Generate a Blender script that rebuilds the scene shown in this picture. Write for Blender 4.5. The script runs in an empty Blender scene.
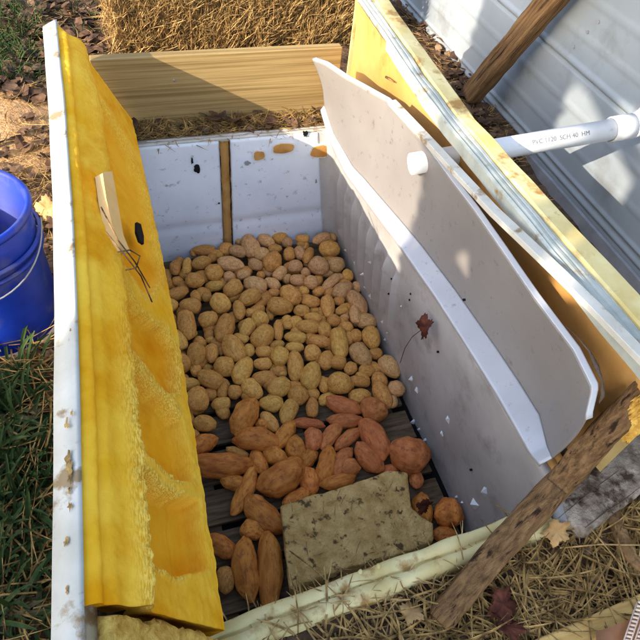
import bpy, bmesh, math, random
from mathutils import Vector, Matrix, noise
import numpy as np
R = random.Random(7)
C = bpy.context.scene.collection
S = bpy.context.scene
# ------------------------------------------------------------------ camera
F = 595.75
CAMROT = Matrix(((0.95398517, 0.16245246, -0.25203469), (-0.28701423, 0.7380366, -0.6106757), (0.08680505, 0.65491311, 0.75070214)))
CAM = Vector((0, 0, 1.6))
cd = bpy.data.cameras.new('camera'); cam = bpy.data.objects.new('camera', cd); C.objects.link(cam)
cam.matrix_world = Matrix.Translation(CAM) @ CAMROT.to_4x4()
cd.sensor_width = 36; cd.sensor_fit = 'HORIZONTAL'; cd.lens = 36 * F / 640; cd.clip_start = 0.02; cd.clip_end = 1500
S.camera = cam
# ------------------------------------------------------------------ light
SUN = Vector((-1, -.5, .56)).normalized()          # towards the sun
elev = math.asin(SUN.z); rot = math.atan2(SUN.x, SUN.y)
w = bpy.data.worlds.new('World'); S.world = w; w.use_nodes = True
nt = w.node_tree; bg = nt.nodes['Background']; sk = nt.nodes.new('ShaderNodeTexSky'); sk.sky_type = 'NISHITA'
sk.sun_disc = False; sk.dust_density = 2; sk.ozone_density = 1; sk.air_density = 1; sk.sun_elevation = elev; sk.sun_rotation = rot; bg.inputs[1].default_value = 0.15
nt.links.new(sk.outputs[0], bg.inputs[0])
sl = bpy.data.lights.new('sun', 'SUN'); sl.energy = 2.0; sl.angle = math.radians(.4); sl.color = (1, .89, .73)
so = bpy.data.objects.new('sun', sl); C.objects.link(so); so.rotation_euler = SUN.to_track_quat('Z', 'Y').to_euler()
S.view_settings.view_transform = 'Standard'; S.view_settings.look = 'None'; S.view_settings.exposure = 2.1; S.view_settings.gamma = 1
S.view_settings.use_curve_mapping = False
S.render.engine = 'CYCLES'
S.render.resolution_x = S.render.resolution_y = 1024

# ------------------------------------------------------------------ helpers
def ray(px, py): return (CAMROT @ Vector((px - 320, -(py - 320), -F)))
def at(px, py, z):
    r = ray(px, py); return CAM + r * ((z - CAM.z) / r.z)
def atx(px, py, x):
    r = ray(px, py); return CAM + r * (x / r.x)
def aty(px, py, y):
    r = ray(px, py); return CAM + r * (y / r.y)
def proj(P):
    q = CAMROT.transposed() @ (Vector(P) - CAM); return 320 + F * q.x / -q.z, 320 - F * q.y / -q.z
def tag(o, label=None, cat=None, group=None, kind=None):
    if label: o['label'] = label
    if cat: o['category'] = cat
    if group: o['group'] = group
    if kind: o['kind'] = kind
    return o
def empty(name, loc=(0, 0, 0)):
    o = bpy.data.objects.new(name, None); o.location = loc; C.objects.link(o); o.empty_display_size = .05
    return o
def link(name, me, m, parent=None, smooth=True):
    o = bpy.data.objects.new(name, me); C.objects.link(o)
    if m: me.materials.append(m)
    if smooth:
        for p in me.polygons: p.use_smooth = True
    if parent:
        o.parent = parent; o.matrix_parent_inverse = Matrix.Translation(-Vector(parent_world(parent)))
    return o
def parent_world(p):
    v = Vector(p.location)
    if p.parent: v = v * 0 + Vector((0, 0, 0)) if p.type == 'MESH' else v
    return v
def obj(name, vs, fs, m, parent=None, smooth=False, loc=None):
    """mesh in world coordinates; the origin is moved to its centre unless it has a parent"""
    me = bpy.data.meshes.new(name); me.from_pydata([tuple(v) for v in vs], [], fs); me.update()
    if parent is None:
        a = np.array([tuple(v) for v in vs]); c = (a.min(0) + a.max(0)) / 2; c[2] = a[:, 2].min()
        if loc is not None: c = np.array(loc)
        me.transform(Matrix.Translation(-Vector(c)))
        o = link(name, me, m, None, smooth); o.location = c
    else: o = link(name, me, m, parent, smooth)
    return o
def align(o, d):
    q = Vector(d).to_track_quat('X', 'Z'); o.data.transform(q.to_matrix().to_4x4().inverted()); o.rotation_euler = q.to_euler(); return o
def mod_bevel(o, wd=.003, seg=2):
    b = o.modifiers.new('bevel', 'BEVEL'); b.width = wd; b.segments = seg; b.limit_method = 'ANGLE'; b.angle_limit = math.radians(40)
    return o
def box_vf(a, b, c, origin):
    """box from origin with edge vectors a b c"""
    o = Vector(origin); a, b, c = Vector(a), Vector(b), Vector(c)
    vs = [o, o + a, o + a + b, o + b, o + c, o + a + c, o + a + b + c, o + b + c]
    return vs, [(0, 3, 2, 1), (4, 5, 6, 7), (0, 1, 5, 4), (1, 2, 6, 5), (2, 3, 7, 6), (3, 0, 4, 7)]
def grid_vf(nu, nv, fn):
    vs = [fn(i / nu, j / nv) for j in range(nv + 1) for i in range(nu + 1)]
    fs = [(j * (nu + 1) + i, j * (nu + 1) + i + 1, (j + 1) * (nu + 1) + i + 1, (j + 1) * (nu + 1) + i) for j in range(nv) for i in range(nu)]
    return vs, fs
def tube_vf(pts, rad, n=16, cap=True):
    pts = [Vector(p) for p in pts]; vs = []; fs = []
    rads = rad if isinstance(rad, (list, tuple)) else [rad] * len(pts)
    up = None
    for i, p in enumerate(pts):
        d = (pts[min(i + 1, len(pts) - 1)] - pts[max(i - 1, 0)])
        if d.length < 1e-9: d = Vector((0, 0, 1))
        d.normalize()
        if up is None: up = d.orthogonal().normalized()
        up = (up - d * up.dot(d)).normalized(); s = d.cross(up)
        for k in range(n):
            t = 2 * math.pi * k / n; vs.append(p + (up * math.cos(t) + s * math.sin(t)) * rads[i])
    for i in range(len(pts) - 1):
        for k in range(n):
            fs.append((i * n + k, i * n + (k + 1) % n, (i + 1) * n + (k + 1) % n, (i + 1) * n + k))
    if cap:
        fs.append(tuple(range(n - 1, -1, -1))); fs.append(tuple((len(pts) - 1) * n + k for k in range(n)))
    return vs, fs
def join(*vfs):
    V = []; Fs = []
    for v, f in vfs:
        b = len(V); V += list(v); Fs += [tuple(i + b for i in q) for q in f]
    return V, Fs
def interp(x, xs, ys):
    return float(np.interp(x, xs, ys))
def nz(x, y, z, s=1.0, o=0): return noise.noise(Vector((x * s + o, y * s + o * 1.7, z * s - o)))
def fbm(x, y, z, s=1.0, oct=4, o=0):
    a = 0; k = 1
    for i in range(oct): a += nz(x, y, z, s * 2 ** i, o + i * 3.1) * k; k *= .5
    return a

# ------------------------------------------------------------------ materials
def mat(name, c1, c2=None, scale=8, rough=.7, bump=.2, bscale=40, c3=None, s3=3, t3=(.58, .66), spec=.08, stretch=None, trans=0, rnd=0, detail=6, bd=.002, ramp=(.35, .65), sss=0, coat=0):
    m = bpy.data.materials.new(name); m.use_nodes = True; n = m.node_tree.nodes; L = m.node_tree.links
    b = n['Principled BSDF']; b.inputs['Roughness'].default_value = rough; b.inputs['Specular IOR Level'].default_value = spec
    tc = n.new('ShaderNodeTexCoord'); src = tc.outputs['Object']
    if rnd:
        oi = n.new('ShaderNodeObjectInfo'); va = n.new('ShaderNodeVectorMath'); va.operation = 'ADD'
        mu = n.new('ShaderNodeMath'); mu.operation = 'MULTIPLY'; mu.inputs[1].default_value = 50
        L.new(oi.outputs['Random'], mu.inputs[0]); L.new(src, va.inputs[0]); L.new(mu.outputs[0], va.inputs[1]); src = va.outputs[0]
    if stretch:
        mp = n.new('ShaderNodeMapping'); mp.inputs['Scale'].default_value = stretch; L.new(src, mp.inputs[0]); src = mp.outputs[0]
    def tex(s, d=detail):
        t = n.new('ShaderNodeTexNoise'); t.inputs['Scale'].default_value = s; t.inputs['Detail'].default_value = d; t.inputs['Roughness'].default_value = .6
        L.new(src, t.inputs['Vector']); return t
    col = None
    if c2 is None: b.inputs['Base Color'].default_value = (*c1, 1)
    else:
        t = tex(scale); r = n.new('ShaderNodeValToRGB'); r.color_ramp.elements[0].position = ramp[0]; r.color_ramp.elements[1].position = ramp[1]
        r.color_ramp.elements[0].color = (*c1, 1); r.color_ramp.elements[1].color = (*c2, 1); L.new(t.outputs[0], r.inputs[0]); col = r.outputs[0]
        if c3:
            t2 = tex(s3); r2 = n.new('ShaderNodeValToRGB'); r2.color_ramp.elements[0].position = t3[0]; r2.color_ramp.elements[1].position = t3[1]
            L.new(t2.outputs[0], r2.inputs[0]); mx = n.new('ShaderNodeMix'); mx.data_type = 'RGBA'; L.new(r2.outputs[0], mx.inputs[0]); L.new(col, mx.inputs[6])
            mx.inputs[7].default_value = (*c3, 1); col = mx.outputs[2]
        if rnd:
            hs = n.new('ShaderNodeHueSaturation'); mr = n.new('ShaderNodeMapRange'); mr.inputs[3].default_value = 1 - rnd; mr.inputs[4].default_value = 1 + rnd
            L.new(oi.outputs['Random'], mr.inputs[0]); L.new(mr.outputs[0], hs.inputs['Value']); L.new(col, hs.inputs['Color'])
            m3 = n.new('ShaderNodeMath'); m3.operation = 'MULTIPLY'; m3.inputs[1].default_value = 7.13; m4 = n.new('ShaderNodeMath'); m4.operation = 'FRACT'
            L.new(oi.outputs['Random'], m3.inputs[0]); L.new(m3.outputs[0], m4.inputs[0]); mr2 = n.new('ShaderNodeMapRange'); mr2.inputs[3].default_value = .495; mr2.inputs[4].default_value = .505
            L.new(m4.outputs[0], mr2.inputs[0]); L.new(mr2.outputs[0], hs.inputs['Hue']); col = hs.outputs[0]
        L.new(col, b.inputs['Base Color'])
    if bump:
        t = tex(bscale, 5); bp = n.new('ShaderNodeBump'); bp.inputs['Strength'].default_value = bump; bp.inputs['Distance'].default_value = bd
        L.new(t.outputs[0], bp.inputs['Height']); L.new(bp.outputs[0], b.inputs['Normal'])
    if coat: b.inputs['Coat Weight'].default_value = coat; b.inputs['Coat Roughness'].default_value = .25
    if sss: b.inputs['Subsurface Weight'].default_value = sss; b.inputs['Subsurface Radius'].default_value = (.02, .012, .006)
    if trans: b.inputs['Transmission Weight'].default_value = trans
    return m
M = {}
M['soil'] = mat('soil', (.035, .022, .014), (.14, .085, .05), 20, .95, 1, 60, bd=.012)
M['litter'] = mat('litter', (.03, .018, .013), (.15, .085, .05), 16, .85, .3, 80, c3=(.25, .16, .09), s3=12, t3=(.60, .66))
M['straw'] = mat('straw', (.20, .115, .04), (.55, .37, .15), 45, .7, 0)
M['straw_dull'] = mat('straw_dull', (.09, .05, .018), (.46, .29, .10), 38, .8, 0, ramp=(.36, .64))
M['bale'] = mat('bale_core', (.05, .03, .012), (.2, .12, .05), 40, .9, 1, 90, bd=.01)
M['grass'] = mat('grass', (.012, .032, .009), (.06, .09, .028), 14, .6, 0, c3=(.15, .12, .06), s3=11, t3=(.60, .66))
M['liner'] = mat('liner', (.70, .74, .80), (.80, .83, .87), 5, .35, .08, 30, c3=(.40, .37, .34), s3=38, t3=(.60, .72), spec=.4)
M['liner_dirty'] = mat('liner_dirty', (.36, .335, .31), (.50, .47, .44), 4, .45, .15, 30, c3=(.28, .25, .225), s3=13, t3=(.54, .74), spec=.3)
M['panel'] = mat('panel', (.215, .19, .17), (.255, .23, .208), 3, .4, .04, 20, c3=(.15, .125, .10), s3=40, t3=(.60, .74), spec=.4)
M['panel_white_skylit'] = mat('panel_white_skylit', (.42, .42, .43), (.50, .50, .51), 5, .3, .04, 20, c3=(.30, .27, .23), s3=40, t3=(.62, .74), spec=.5)  # panel plastic made paler: skylight on the ledge put into its colour
M['enamel'] = mat('enamel', (.43, .40, .32), (.57, .545, .475), 9, .4, .15, 30, c3=(.25, .17, .085), s3=17, t3=(.56, .64), spec=.3)
M['cream'] = mat('cream', (.58, .44, .16), (.74, .63, .32), 9, .55, .3, 50, c3=(.36, .20, .06), s3=16, t3=(.54, .66), spec=.15)
M['grey_lip'] = mat('grey_lip', (.30, .32, .28), (.46, .47, .41), 12, .6, .2, 50, c3=(.25, .17, .08), s3=22, t3=(.58, .70))
M['foam'] = mat('foam', (.86, .41, .012), (.94, .55, .05), 9, .85, .35, 110, c3=(.78, .32, .006), s3=6, t3=(.48, .66), bd=.004, spec=.05)
M['foam_rough'] = mat('foam_rough', (.56, .29, .05), (.84, .54, .12), 60, .9, 1, 140, bd=.006)
M['foam_orange'] = mat('foam_orange', (.48, .24, .065), (.58, .32, .105), 5, .85, .4, 110, c3=(.36, .155, .03), s3=6, t3=(.55, .7), bd=.002)
M['peach'] = mat('peach', (.80, .48, .16), (.86, .56, .24), 10, .8, .3, 90)
M['lumber'] = mat('lumber', (.29, .195, .075), (.40, .285, .125), 6, .75, .3, 60, c3=(.22, .145, .055), s3=2.5, t3=(.45, .62), stretch=(.6, 50, 50), ramp=(.3, .7), bd=.002)
M['weathered'] = mat('weathered', (.11, .065, .035), (.36, .23, .13), 6, .85, .8, 30, c3=(.05, .03, .02), s3=7, t3=(.55, .62), stretch=(14, 14, 1.5), bd=.006)
M['brown_wood'] = mat('brown_wood', (.10, .055, .025), (.36, .21, .09), 17, .85, 1, 60, c3=(.035, .02, .012), s3=13, t3=(.54, .62), bd=.008)
M['timber'] = mat('timber', (.10, .052, .022), (.33, .185, .08), 4, .9, 1, 12, c3=(.04, .022, .012), s3=3, t3=(.56, .66), stretch=(1.6, 30, 30), bd=.008, ramp=(.3, .68))
M['grey_wood'] = mat('grey_wood', (.13, .095, .065), (.40, .335, .26), 26, .85, 1, 80, c3=(.06, .04, .025), s3=20, t3=(.5, .6), bd=.008)
M['plank'] = mat('plank', (.50, .30, .09), (.68, .46, .17), 6, .7, .3, 60, stretch=(1.5, 12, 12))
M['pallet'] = mat('pallet', (.07, .045, .026), (.17, .115, .065), 7, .85, .4, 50, stretch=(1.5, 12, 12))
M['block'] = mat('block', (.48, .29, .09), (.76, .51, .20), 22, .95, 1, 70, c3=(.14, .085, .035), s3=34, t3=(.57, .64), bd=.014)
M['metal'] = mat('metal', (.235, .262, .28), (.30, .328, .35), 2, .5, .04, 20, c3=(.20, .21, .215), s3=6, t3=(.55, .7), spec=.3)
M['pvc'] = mat('pvc', (.66, .66, .65), (.78, .78, .76), 8, .3, .03, 30, c3=(.5, .46, .4), s3=25, t3=(.62, .74), spec=.5)
M['black'] = mat('black', (.012, .011, .010), None, rough=.8, bump=0)
M['ink'] = mat('ink', (.10, .10, .12), None, rough=.6, bump=0)
M['bluep'] = mat('bluep', (.003, .016, .20), (.006, .035, .34), 6, .45, .15, 40, c3=(.09, .09, .14), s3=9, t3=(.50, .72), spec=.3)
M['leaf_red'] = mat('leaf_red', (.045, .014, .010), (.13, .04, .022), 50, .6, .6, 90)
M['leaf_tan'] = mat('leaf_tan', (.34, .19, .07), (.52, .33, .14), 30, .7, .4, 90)
M['leaf_green'] = mat('leaf_green', (.04, .08, .02), (.09, .14, .035), 5, .6, 0)
M['bark'] = mat('bark', (.06, .045, .03), (.15, .11, .08), 8, .9, .8, 30, bd=.02)
M['tan'] = mat('brown_leather', (.24, .11, .05), (.33, .16, .08), 12, .6, .4, 90)
M['lace'] = mat('lace', (.70, .52, .40), (.80, .64, .50), 60, .8, .5, 200)
M['steel'] = mat('steel', (.20, .20, .21), (.30, .30, .31), 12, .4, .1, 40, spec=.5)
M['potato'] = mat('potato_skin', (.46, .205, .045), (.68, .335, .085), 7, .6, .35, 30, c3=(.20, .095, .03), s3=17, t3=(.56, .66), rnd=.14, bd=.002, spec=.14)
M['potato_pink'] = mat('potato_skin_dusty', (.46, .23, .085), (.68, .38, .15), 7, .65, .35, 30, c3=(.22, .11, .05), s3=17, t3=(.56, .66), rnd=.14, bd=.002, spec=.14)
M['potato_yellow'] = mat('potato_skin_yellow', (.52, .25, .05), (.76, .41, .10), 7, .55, .35, 30, c3=(.25, .12, .035), s3=17, t3=(.57, .67), rnd=.14, bd=.002, spec=.14)
M['sweet'] = mat('sweet_skin', (.44, .135, .024), (.70, .27, .055), 4, .6, .3, 20, c3=(.33, .105, .028), s3=7, t3=(.52, .66), rnd=.14, bd=.002, spec=.14)
M['sweet_red'] = mat('sweet_skin_red', (.40, .12, .034), (.60, .21, .065), 4, .62, .3, 20, c3=(.31, .10, .038), s3=7, t3=(.52, .66), rnd=.14, bd=.002, spec=.14)

# ------------------------------------------------------------------ ground (structure)
G0 = .415
def gz(x, y):
    z = G0 + fbm(x, y, 0, 2.2, 3) * .022 + fbm(x, y, 3, 14, 3) * .010
    if 1.76 < y < 1.95 and -.12 < x < .8: z = .448 + fbm(x, y, 0, 12, 3) * .012
    z += .045 * math.exp(-((x + .42) ** 2 / .05 + (y - 2.02) ** 2 / .10))
    if .88 < x < 1.6: z -= .065 * min(1, (x - .88) / .12) * min(1, max(0, (1.75 - y) / .25))
    if y < .24 and x > -.1: z = .385 + fbm(x, y, 1, 8, 3) * .02
    return z
def build_ground():
    xs = np.concatenate([[-300, -60, -20, -8, -4], np.arange(-2.4, 3.41, .03), [4.5, 8, 20, 60, 300]])
    ys = np.concatenate([[-300, -60, -20, -8, -3], np.arange(-1.2, 5.0, .03), [6, 9, 20, 60, 300]])
    vs = []; 
    for y in ys:
        for x in xs:
            near = -2.5 < x < 3.5 and -1.3 < y < 5.1
            vs.append((x, y, gz(x, y) if near else .40))
    nx = len(xs); fs = []
    for j in range(len(ys) - 1):
        for i in range(nx - 1):
            cx = (xs[i] + xs[i + 1]) / 2; cy = (ys[j] + ys[j + 1]) / 2
            if -.03 < cx < .79 and .265 < cy < 1.79: continue
            fs.append((j * nx + i, j * nx + i + 1, (j + 1) * nx + i + 1, (j + 1) * nx + i))
    return vs, fs
m = M['soil']
n = m.node_tree.nodes; L = m.node_tree.links        # a patch of bare sandy soil beside the left door
geo = n.new('ShaderNodeNewGeometry'); d = n.new('ShaderNodeVectorMath'); d.operation = 'DISTANCE'; d.inputs[1].default_value = (-.40, 1.98, .45)
ad = n.new('ShaderNodeMath'); ad.operation = 'ADD'; tn = n.new('ShaderNodeTexNoise'); tn.inputs['Scale'].default_value = 9; mm = n.new('ShaderNodeMath'); mm.operation = 'MULTIPLY'; mm.inputs[1].default_value = .35
L.new(geo.outputs['Position'], d.inputs[0]); L.new(tn.outputs[0], mm.inputs[0]); L.new(d.outputs['Value'], ad.inputs[0]); L.new(mm.outputs[0], ad.inputs[1])
rp = n.new('ShaderNodeMapRange'); rp.inputs[1].default_value = .36; rp.inputs[2].default_value = .52; rp.inputs[3].default_value = 1; rp.inputs[4].default_value = 0; L.new(ad.outputs[0], rp.inputs[0])
b = n['Principled BSDF']; old = b.inputs['Base Color'].links[0].from_socket; mx = n.new('ShaderNodeMix'); mx.data_type = 'RGBA'
L.new(rp.outputs[0], mx.inputs[0]); L.new(old, mx.inputs[6]); mx.inputs[7].default_value = (.46, .27, .13, 1); L.new(mx.outputs[2], b.inputs['Base Color'])
g = obj('ground', *build_ground(), M['soil'], smooth=True, loc=(0, 0, 0)); tag(g, 'dark brown soil around the buried refrigerator', 'ground', kind='structure')

# ------------------------------------------------------------------ the refrigerator, buried on its back
fridge = empty('refrigerator', (.34, 1.0, -.12))
tag(fridge, 'old white refrigerator buried on its back with both doors open, holding potatoes', 'refrigerator')
FL = -.10
def xt(y): return interp(y, [.3, .4, 1.0, 1.77], [.700, .728, .712, .672])     # top of the right wall
BY = 1.77
def right_wall(u, v):
    if u <= .93:
        y = .30 + (BY - .045 - .30) * (u / .93); t = v
        x = .748 * (1 - t) + xt(y) * t; z = FL + (.462 - FL) * t
        rib = 0
        for k in range(8):
            yc = 1.66 - .072 * k; rib += math.exp(-((y - yc) / .010) ** 2)
        zz = 1 / (1 + math.exp(-(z - .06) / .012)) * 1 / (1 + math.exp((z - .335) / .010))
        x -= .017 * rib * zz
        x += fbm(y, z, 0, 5, 2) * .003
        return Vector((x, y, z))
    a = (u - .93) / .07 * math.pi / 2; y = BY - .045 + .045 * math.sin(a); z = FL + (.462 - FL) * v
    xb = .748 * (1 - v) + xt(1.725) * v
    return Vector((xb - .045 * (1 - math.cos(a)), y, z))
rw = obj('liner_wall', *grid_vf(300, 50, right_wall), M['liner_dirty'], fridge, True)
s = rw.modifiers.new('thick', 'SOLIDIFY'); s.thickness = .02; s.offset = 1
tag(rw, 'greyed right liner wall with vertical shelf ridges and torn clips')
def holes_back(x0, x1):
    def fn(u, v):
        xe = x1 if x1 < .5 else (.748 - .043) * (1 - v) + (.672 - .043) * v; x = x0 + (xe - x0) * u; z = FL + (.458 - FL) * v
        y = BY + fbm(x, z, 0, 4, 2) * .004 + .006 * math.exp(-((z - .10) / .02) ** 2)
        return Vector((x, y, z))
    return fn
for x0, x1, lb in ((-.02, .279, 'left back liner sheet with a torn black spot'), (.316, .665, 'bluish right back liner sheet with three foam-filled holes')):
    o = obj('liner_wall', *grid_vf(40, 40, holes_back(x0, x1)), M['liner'], fridge, True); s = o.modifiers.new('thick', 'SOLIDIFY'); s.thickness = .008; s.offset = -1; tag(o, lb)
o = obj('foam_strip', *grid_vf(6, 60, lambda u, v: Vector((.283 + .030 * u + .002 * fbm(u, v * 20, 1, 1), BY + .009 - .004 * math.sin(u * math.pi) + .003 * fbm(u * 3, v * 30, 0, 1), FL + (.462 - FL) * v))), M['foam_orange'], fridge, True)
for x0, x1 in ((.279, .2825), (.3135, .317)):
    obj('torn_edge', *grid_vf(3, 60, lambda u, v: Vector((x0 + (x1 - x0) * u + .0012 * nz(v * 30, x0, 1), BY - .001 - .004 * math.sin(u * 3.14), FL + (.46 - FL) * v))), M['brown_wood'], fridge, True)
def blob_disc(c, rx, rz, th, seed, n=28, jag=.12):
    pts = []
    for k in range(n):
        t = 2 * math.pi * k / n; r = 1 + jag * fbm(math.cos(t), math.sin(t), seed, 1.4, 2)
        e = 3.0; ct, st = math.cos(t), math.sin(t); sc = (abs(ct) ** e + abs(st) ** e) ** (-1 / e)
        pts.append((c[0] + rx * r * ct * sc, c[2] + rz * r * st * sc))
    vs = [Vector((x, c[1], z)) for x, z in pts] + [Vector((x, c[1] + th, z)) for x, z in pts]
    fs = [tuple(range(n))] + [(k, (k + 1) % n, n + (k + 1) % n, n + k) for k in range(n)] + [tuple(range(2 * n - 1, n - 1, -1))]
    return vs, fs
for px, py, rx, rz in ((259, 155, .019, .017), (283, 148, .037, .018), (320, 151, .034, .023)):
    P = aty(px, py, BY - .004)
    obj('hole_rim', *blob_disc((P.x, BY - .006, P.z), rx + .005, rz + .005, .004, px), M['pvc'], fridge)
    obj('foam_plug', *blob_disc((P.x, BY - .009, P.z), rx, rz, .004, px), M['foam_orange'], fridge)
for px, py, rx, rz in ((197, 169, .009, .016), (192, 160, .003, .010), (247, 163, .010, .008), (305, 133, .007, .012), (219, 203, .003, .003), (316, 181, .003, .008)):
    P = aty(px, py, BY - .004)
    obj('torn_spot', *blob_disc((P.x, BY - .0075, P.z), rx, rz, .003, px * 1.3, 20, .8), M['black'] if px < 230 or px == 305 else M['steel'], fridge)
# left and front walls, floor
o = obj('liner_wall', *grid_vf(40, 20, lambda u, v: Vector((-.02, .26 + (1.77 - .26) * u, FL + (.46 - FL) * v))), M['liner'], fridge, True); s = o.modifiers.new('thick', 'SOLIDIFY'); s.thickness = .01; s.offset = -1
def front_wall(u, v):
    x = -.02 + .76 * u; return Vector((x, .296 + .045 * u, FL + (.425 - FL) * v))
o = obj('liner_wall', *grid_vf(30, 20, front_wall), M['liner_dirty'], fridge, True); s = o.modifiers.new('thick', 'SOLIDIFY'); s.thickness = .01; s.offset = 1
obj('liner_floor', *grid_vf(20, 40, lambda u, v: Vector((-.02 + .78 * u, .28 + 1.5 * v, FL + .002 * fbm(u, v, 0, 5)))), M['black'], fridge, True)
# rims
def rimbox(p, q, wdt, z0, z1, m, name='rim', seed=0, n=60, rough=.003):
    p, q = Vector(p), Vector(q); d = (q - p); nrm = Vector((-d.y, d.x, 0)).normalized()
    prof = [(0, z0), (0, z1 - .008), (.006, z1), (wdt * .42, z1 + .001), (wdt * .46, z1 - .006), (wdt * .52, z1 - .006), (wdt * .56, z1 + .002), (wdt - .005, z1), (wdt, z1 - .008), (wdt, z0)]
    def fn(u, v):
        k = int(round(u * 9)); a, z = prof[k]; P = p + d * v
        return Vector((P.x, P.y, 0)) - nrm * a + Vector((rough * nz(v * 12, k * .3, seed), rough * nz(v * 14, k * .3, seed + 5), z + rough * nz(v * 10, k * .2, seed + 9) + p.z + d.z * v))
    return obj(name, *grid_vf(9, n, fn), m, fridge, True)
rimbox((-.06, .296, 0), (.70, .346, 0), .056, .25, .448, M['cream'], seed=3, rough=.0055)
rimbox((.70, 1.798, 0), (-.05, 1.798, 0), -.024, .452, .464, M['enamel'], seed=4, rough=.002)
rimbox((.752, .30, 0), (.708, 1.80, 0), .05, .42, .462, M['foam_orange'], seed=5)
rimbox((-.022, 1.80, 0), (-.022, .25, 0), .04, .35, .462, M['enamel'], seed=6)
vsf = []
for px, py in ((360, 574), (378, 568)):
    P = at(px, py, .445)
    vsf.append(tube_vf([P + Vector((0, .002, -.03)), P + Vector((0, 0, -.005)), P + Vector((.001, .003, .010))], [.008, .007, .003], 10))
obj('hinge_stub', *vsf[0], M['cream'], fridge, True); obj('hinge_stub', *vsf[1], M['cream'], fridge, True)
P = at(369, 572, .437); obj('rust_stain', *box_vf((.020, .001, 0), (-.001, .018, 0), (0, 0, .002), P + Vector((-.010, -.012, .004))), M['brown_wood'], fridge)
# chips of torn clips on the right wall
def wallx(P): return P
chips = [(346, 250, 3), (354, 263, 4), (377, 257, 4), (382, 269, 4), (364, 287, 3), (370, 296, 4), (394, 293, 5), (401, 307, 5), (381, 322, 4), (387, 333, 5), (410, 380, 5), (416, 391, 6), (447, 420, 7), (441, 434, 6), (384, 340, 3),
         (412, 423, 4), (418, 430, 4), (424, 441, 3), (455, 498, 5), (483, 493, 9), (473, 505, 9), (461, 503, 3), (370, 262, 3), (362, 275, 3)]
for k, (px, py, s) in enumerate(chips):
    P = atx(px, py, .73); t = (P.z - FL) / (.462 - FL); xw = .748 * (1 - t) + xt(P.y) * t - .004; P = atx(px, py, xw)
    rr = random.Random(k); r = s * .0021
    n = 6; vs = [P + Vector((-.010 * rr.random() - .001, .1 * r, .3 * r))]
    for i in range(n):
        a = 2 * math.pi * i / n + rr.random() * .6; q = r * (.25 + 1.1 * rr.random()); vs.append(P + Vector((.006, q * math.cos(a) * .9, q * math.sin(a) * 1.9)))
    obj('plastic_chip', vs, [(0, 1 + i, 1 + (i + 1) % n) for i in range(n)], M['pvc'], fridge)
for k, (px, py) in enumerate(((410, 294), (409, 300), (388, 294), (391, 279), (463, 300), (437, 352), (470, 470))):
    P = atx(px, py, .71); t = (P.z - FL) / (.462 - FL); P = atx(px, py, .748 * (1 - t) + xt(P.y) * t - .0045)
    obj('screw_hole', *tube_vf([P, P + Vector((.006, 0, 0))], .0032, 10), M['black'], fridge)

# ---- left door: outer shell, lip and broken yellow foam
H = Vector((0, 0, .50)); I = Vector((-.150, 0, .822)); u1 = (H - I).normalized(); nin = Vector((u1.z * -1, 0, u1.x))   # nin points into the box
if nin.x < 0: nin = -nin
DW = (H - I).length
def bow(y): return .016 * math.sin(math.pi * max(0, min(1, (y - .1) / 1.75)))
door = empty('door', (-.1, 1.0, .5)); door.parent = fridge; door.matrix_parent_inverse = Matrix.Translation(-fridge.location)
tag(door, 'left door with its inner liner gone and yellow foam bare')
def dchild(name, vs, fs, m, smooth=False, par=None):
    me = bpy.data.meshes.new(name); me.from_pydata([tuple(v) for v in vs], [], fs); me.update()
    o = bpy.data.objects.new(name, me); C.objects.link(o); me.materials.append(m)
    for p in me.polygons: p.use_smooth = smooth
    par = par or door; o.parent = par; o.matrix_parent_inverse = Matrix.Translation(-par.location)
    return o
YF0, YF1 = .262, 1.86
def shell(u, v):
    # cross-section running: inner lip, top edge, outer face down, along v = y
    prof = [(.030, -.004), (.0, -.002), (-.002, .001), (-.0025, -.004), (-.0025, -.040), (.004, -.044), (.2, -.046), (.40, -.046)]
    k = int(round(u * 7)); s, n_ = prof[k]; y = -.25 + (1.875 + .25) * v
    P = I + u1 * s + nin * n_; wob = .0015 * nz(y * 6, k * .2, 2)
    return Vector((P.x + bow(y) + wob, y, P.z + wob))
sh = dchild('door_shell', *grid_vf(7, 110, shell), M['enamel'], True)
mod = sh.modifiers.new('t', 'SOLIDIFY'); mod.thickness = .002
tag(sh, 'white metal door edge with rust brown scabs')
for k_, (px_, py_, r_c) in enumerate(((69, 458, .010), (70, 470, .012), (67, 424, .008), (71, 507, .007), (70, 489, .006), (65, 541, .006), (66, 590, .005), (73, 332, .006), (74, 414, .006), (70, 478, .009), (68, 463, .008))):
    P = at(px_, py_, .822) + nin * 0; up_ = -u1; c0 = Vector((P.x, P.y, P.z)); c0 = c0 + up_ * ((I - c0).dot(up_) + .0068 - .004 + .0008); n_k = 13; rr = random.Random(k_); vv = [c0 + up_ * .0012]
    for q_ in range(n_k):
        a = 2 * math.pi * q_ / n_k; rad = r_c * rr.uniform(.15, 1.0); vv.append(c0 + Vector((0, 1, 0)) * math.cos(a) * rad * 1.5 + nin * math.sin(a) * rad * .8)
    dchild('rust_scab', vv, [(0, 1 + q_, 1 + (q_ + 1) % n_k) for q_ in range(n_k)], M['straw_dull'])
dchild('end_cap', *box_vf(u1 * (DW + .02), -nin * .044, Vector((0, .004, 0)), I + Vector((bow(1.85) - .001, 1.873, 0))), M['enamel'])
def inpoly(x, y, P):
    c = False; j = len(P) - 1
    for i in range(len(P)):
        if (P[i][1] > y) != (P[j][1] > y) and x < (P[j][0] - P[i][0]) * (y - P[i][1]) / (P[j][1] - P[i][1]) + P[i][0]: c = not c
        j = i
    return c
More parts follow.
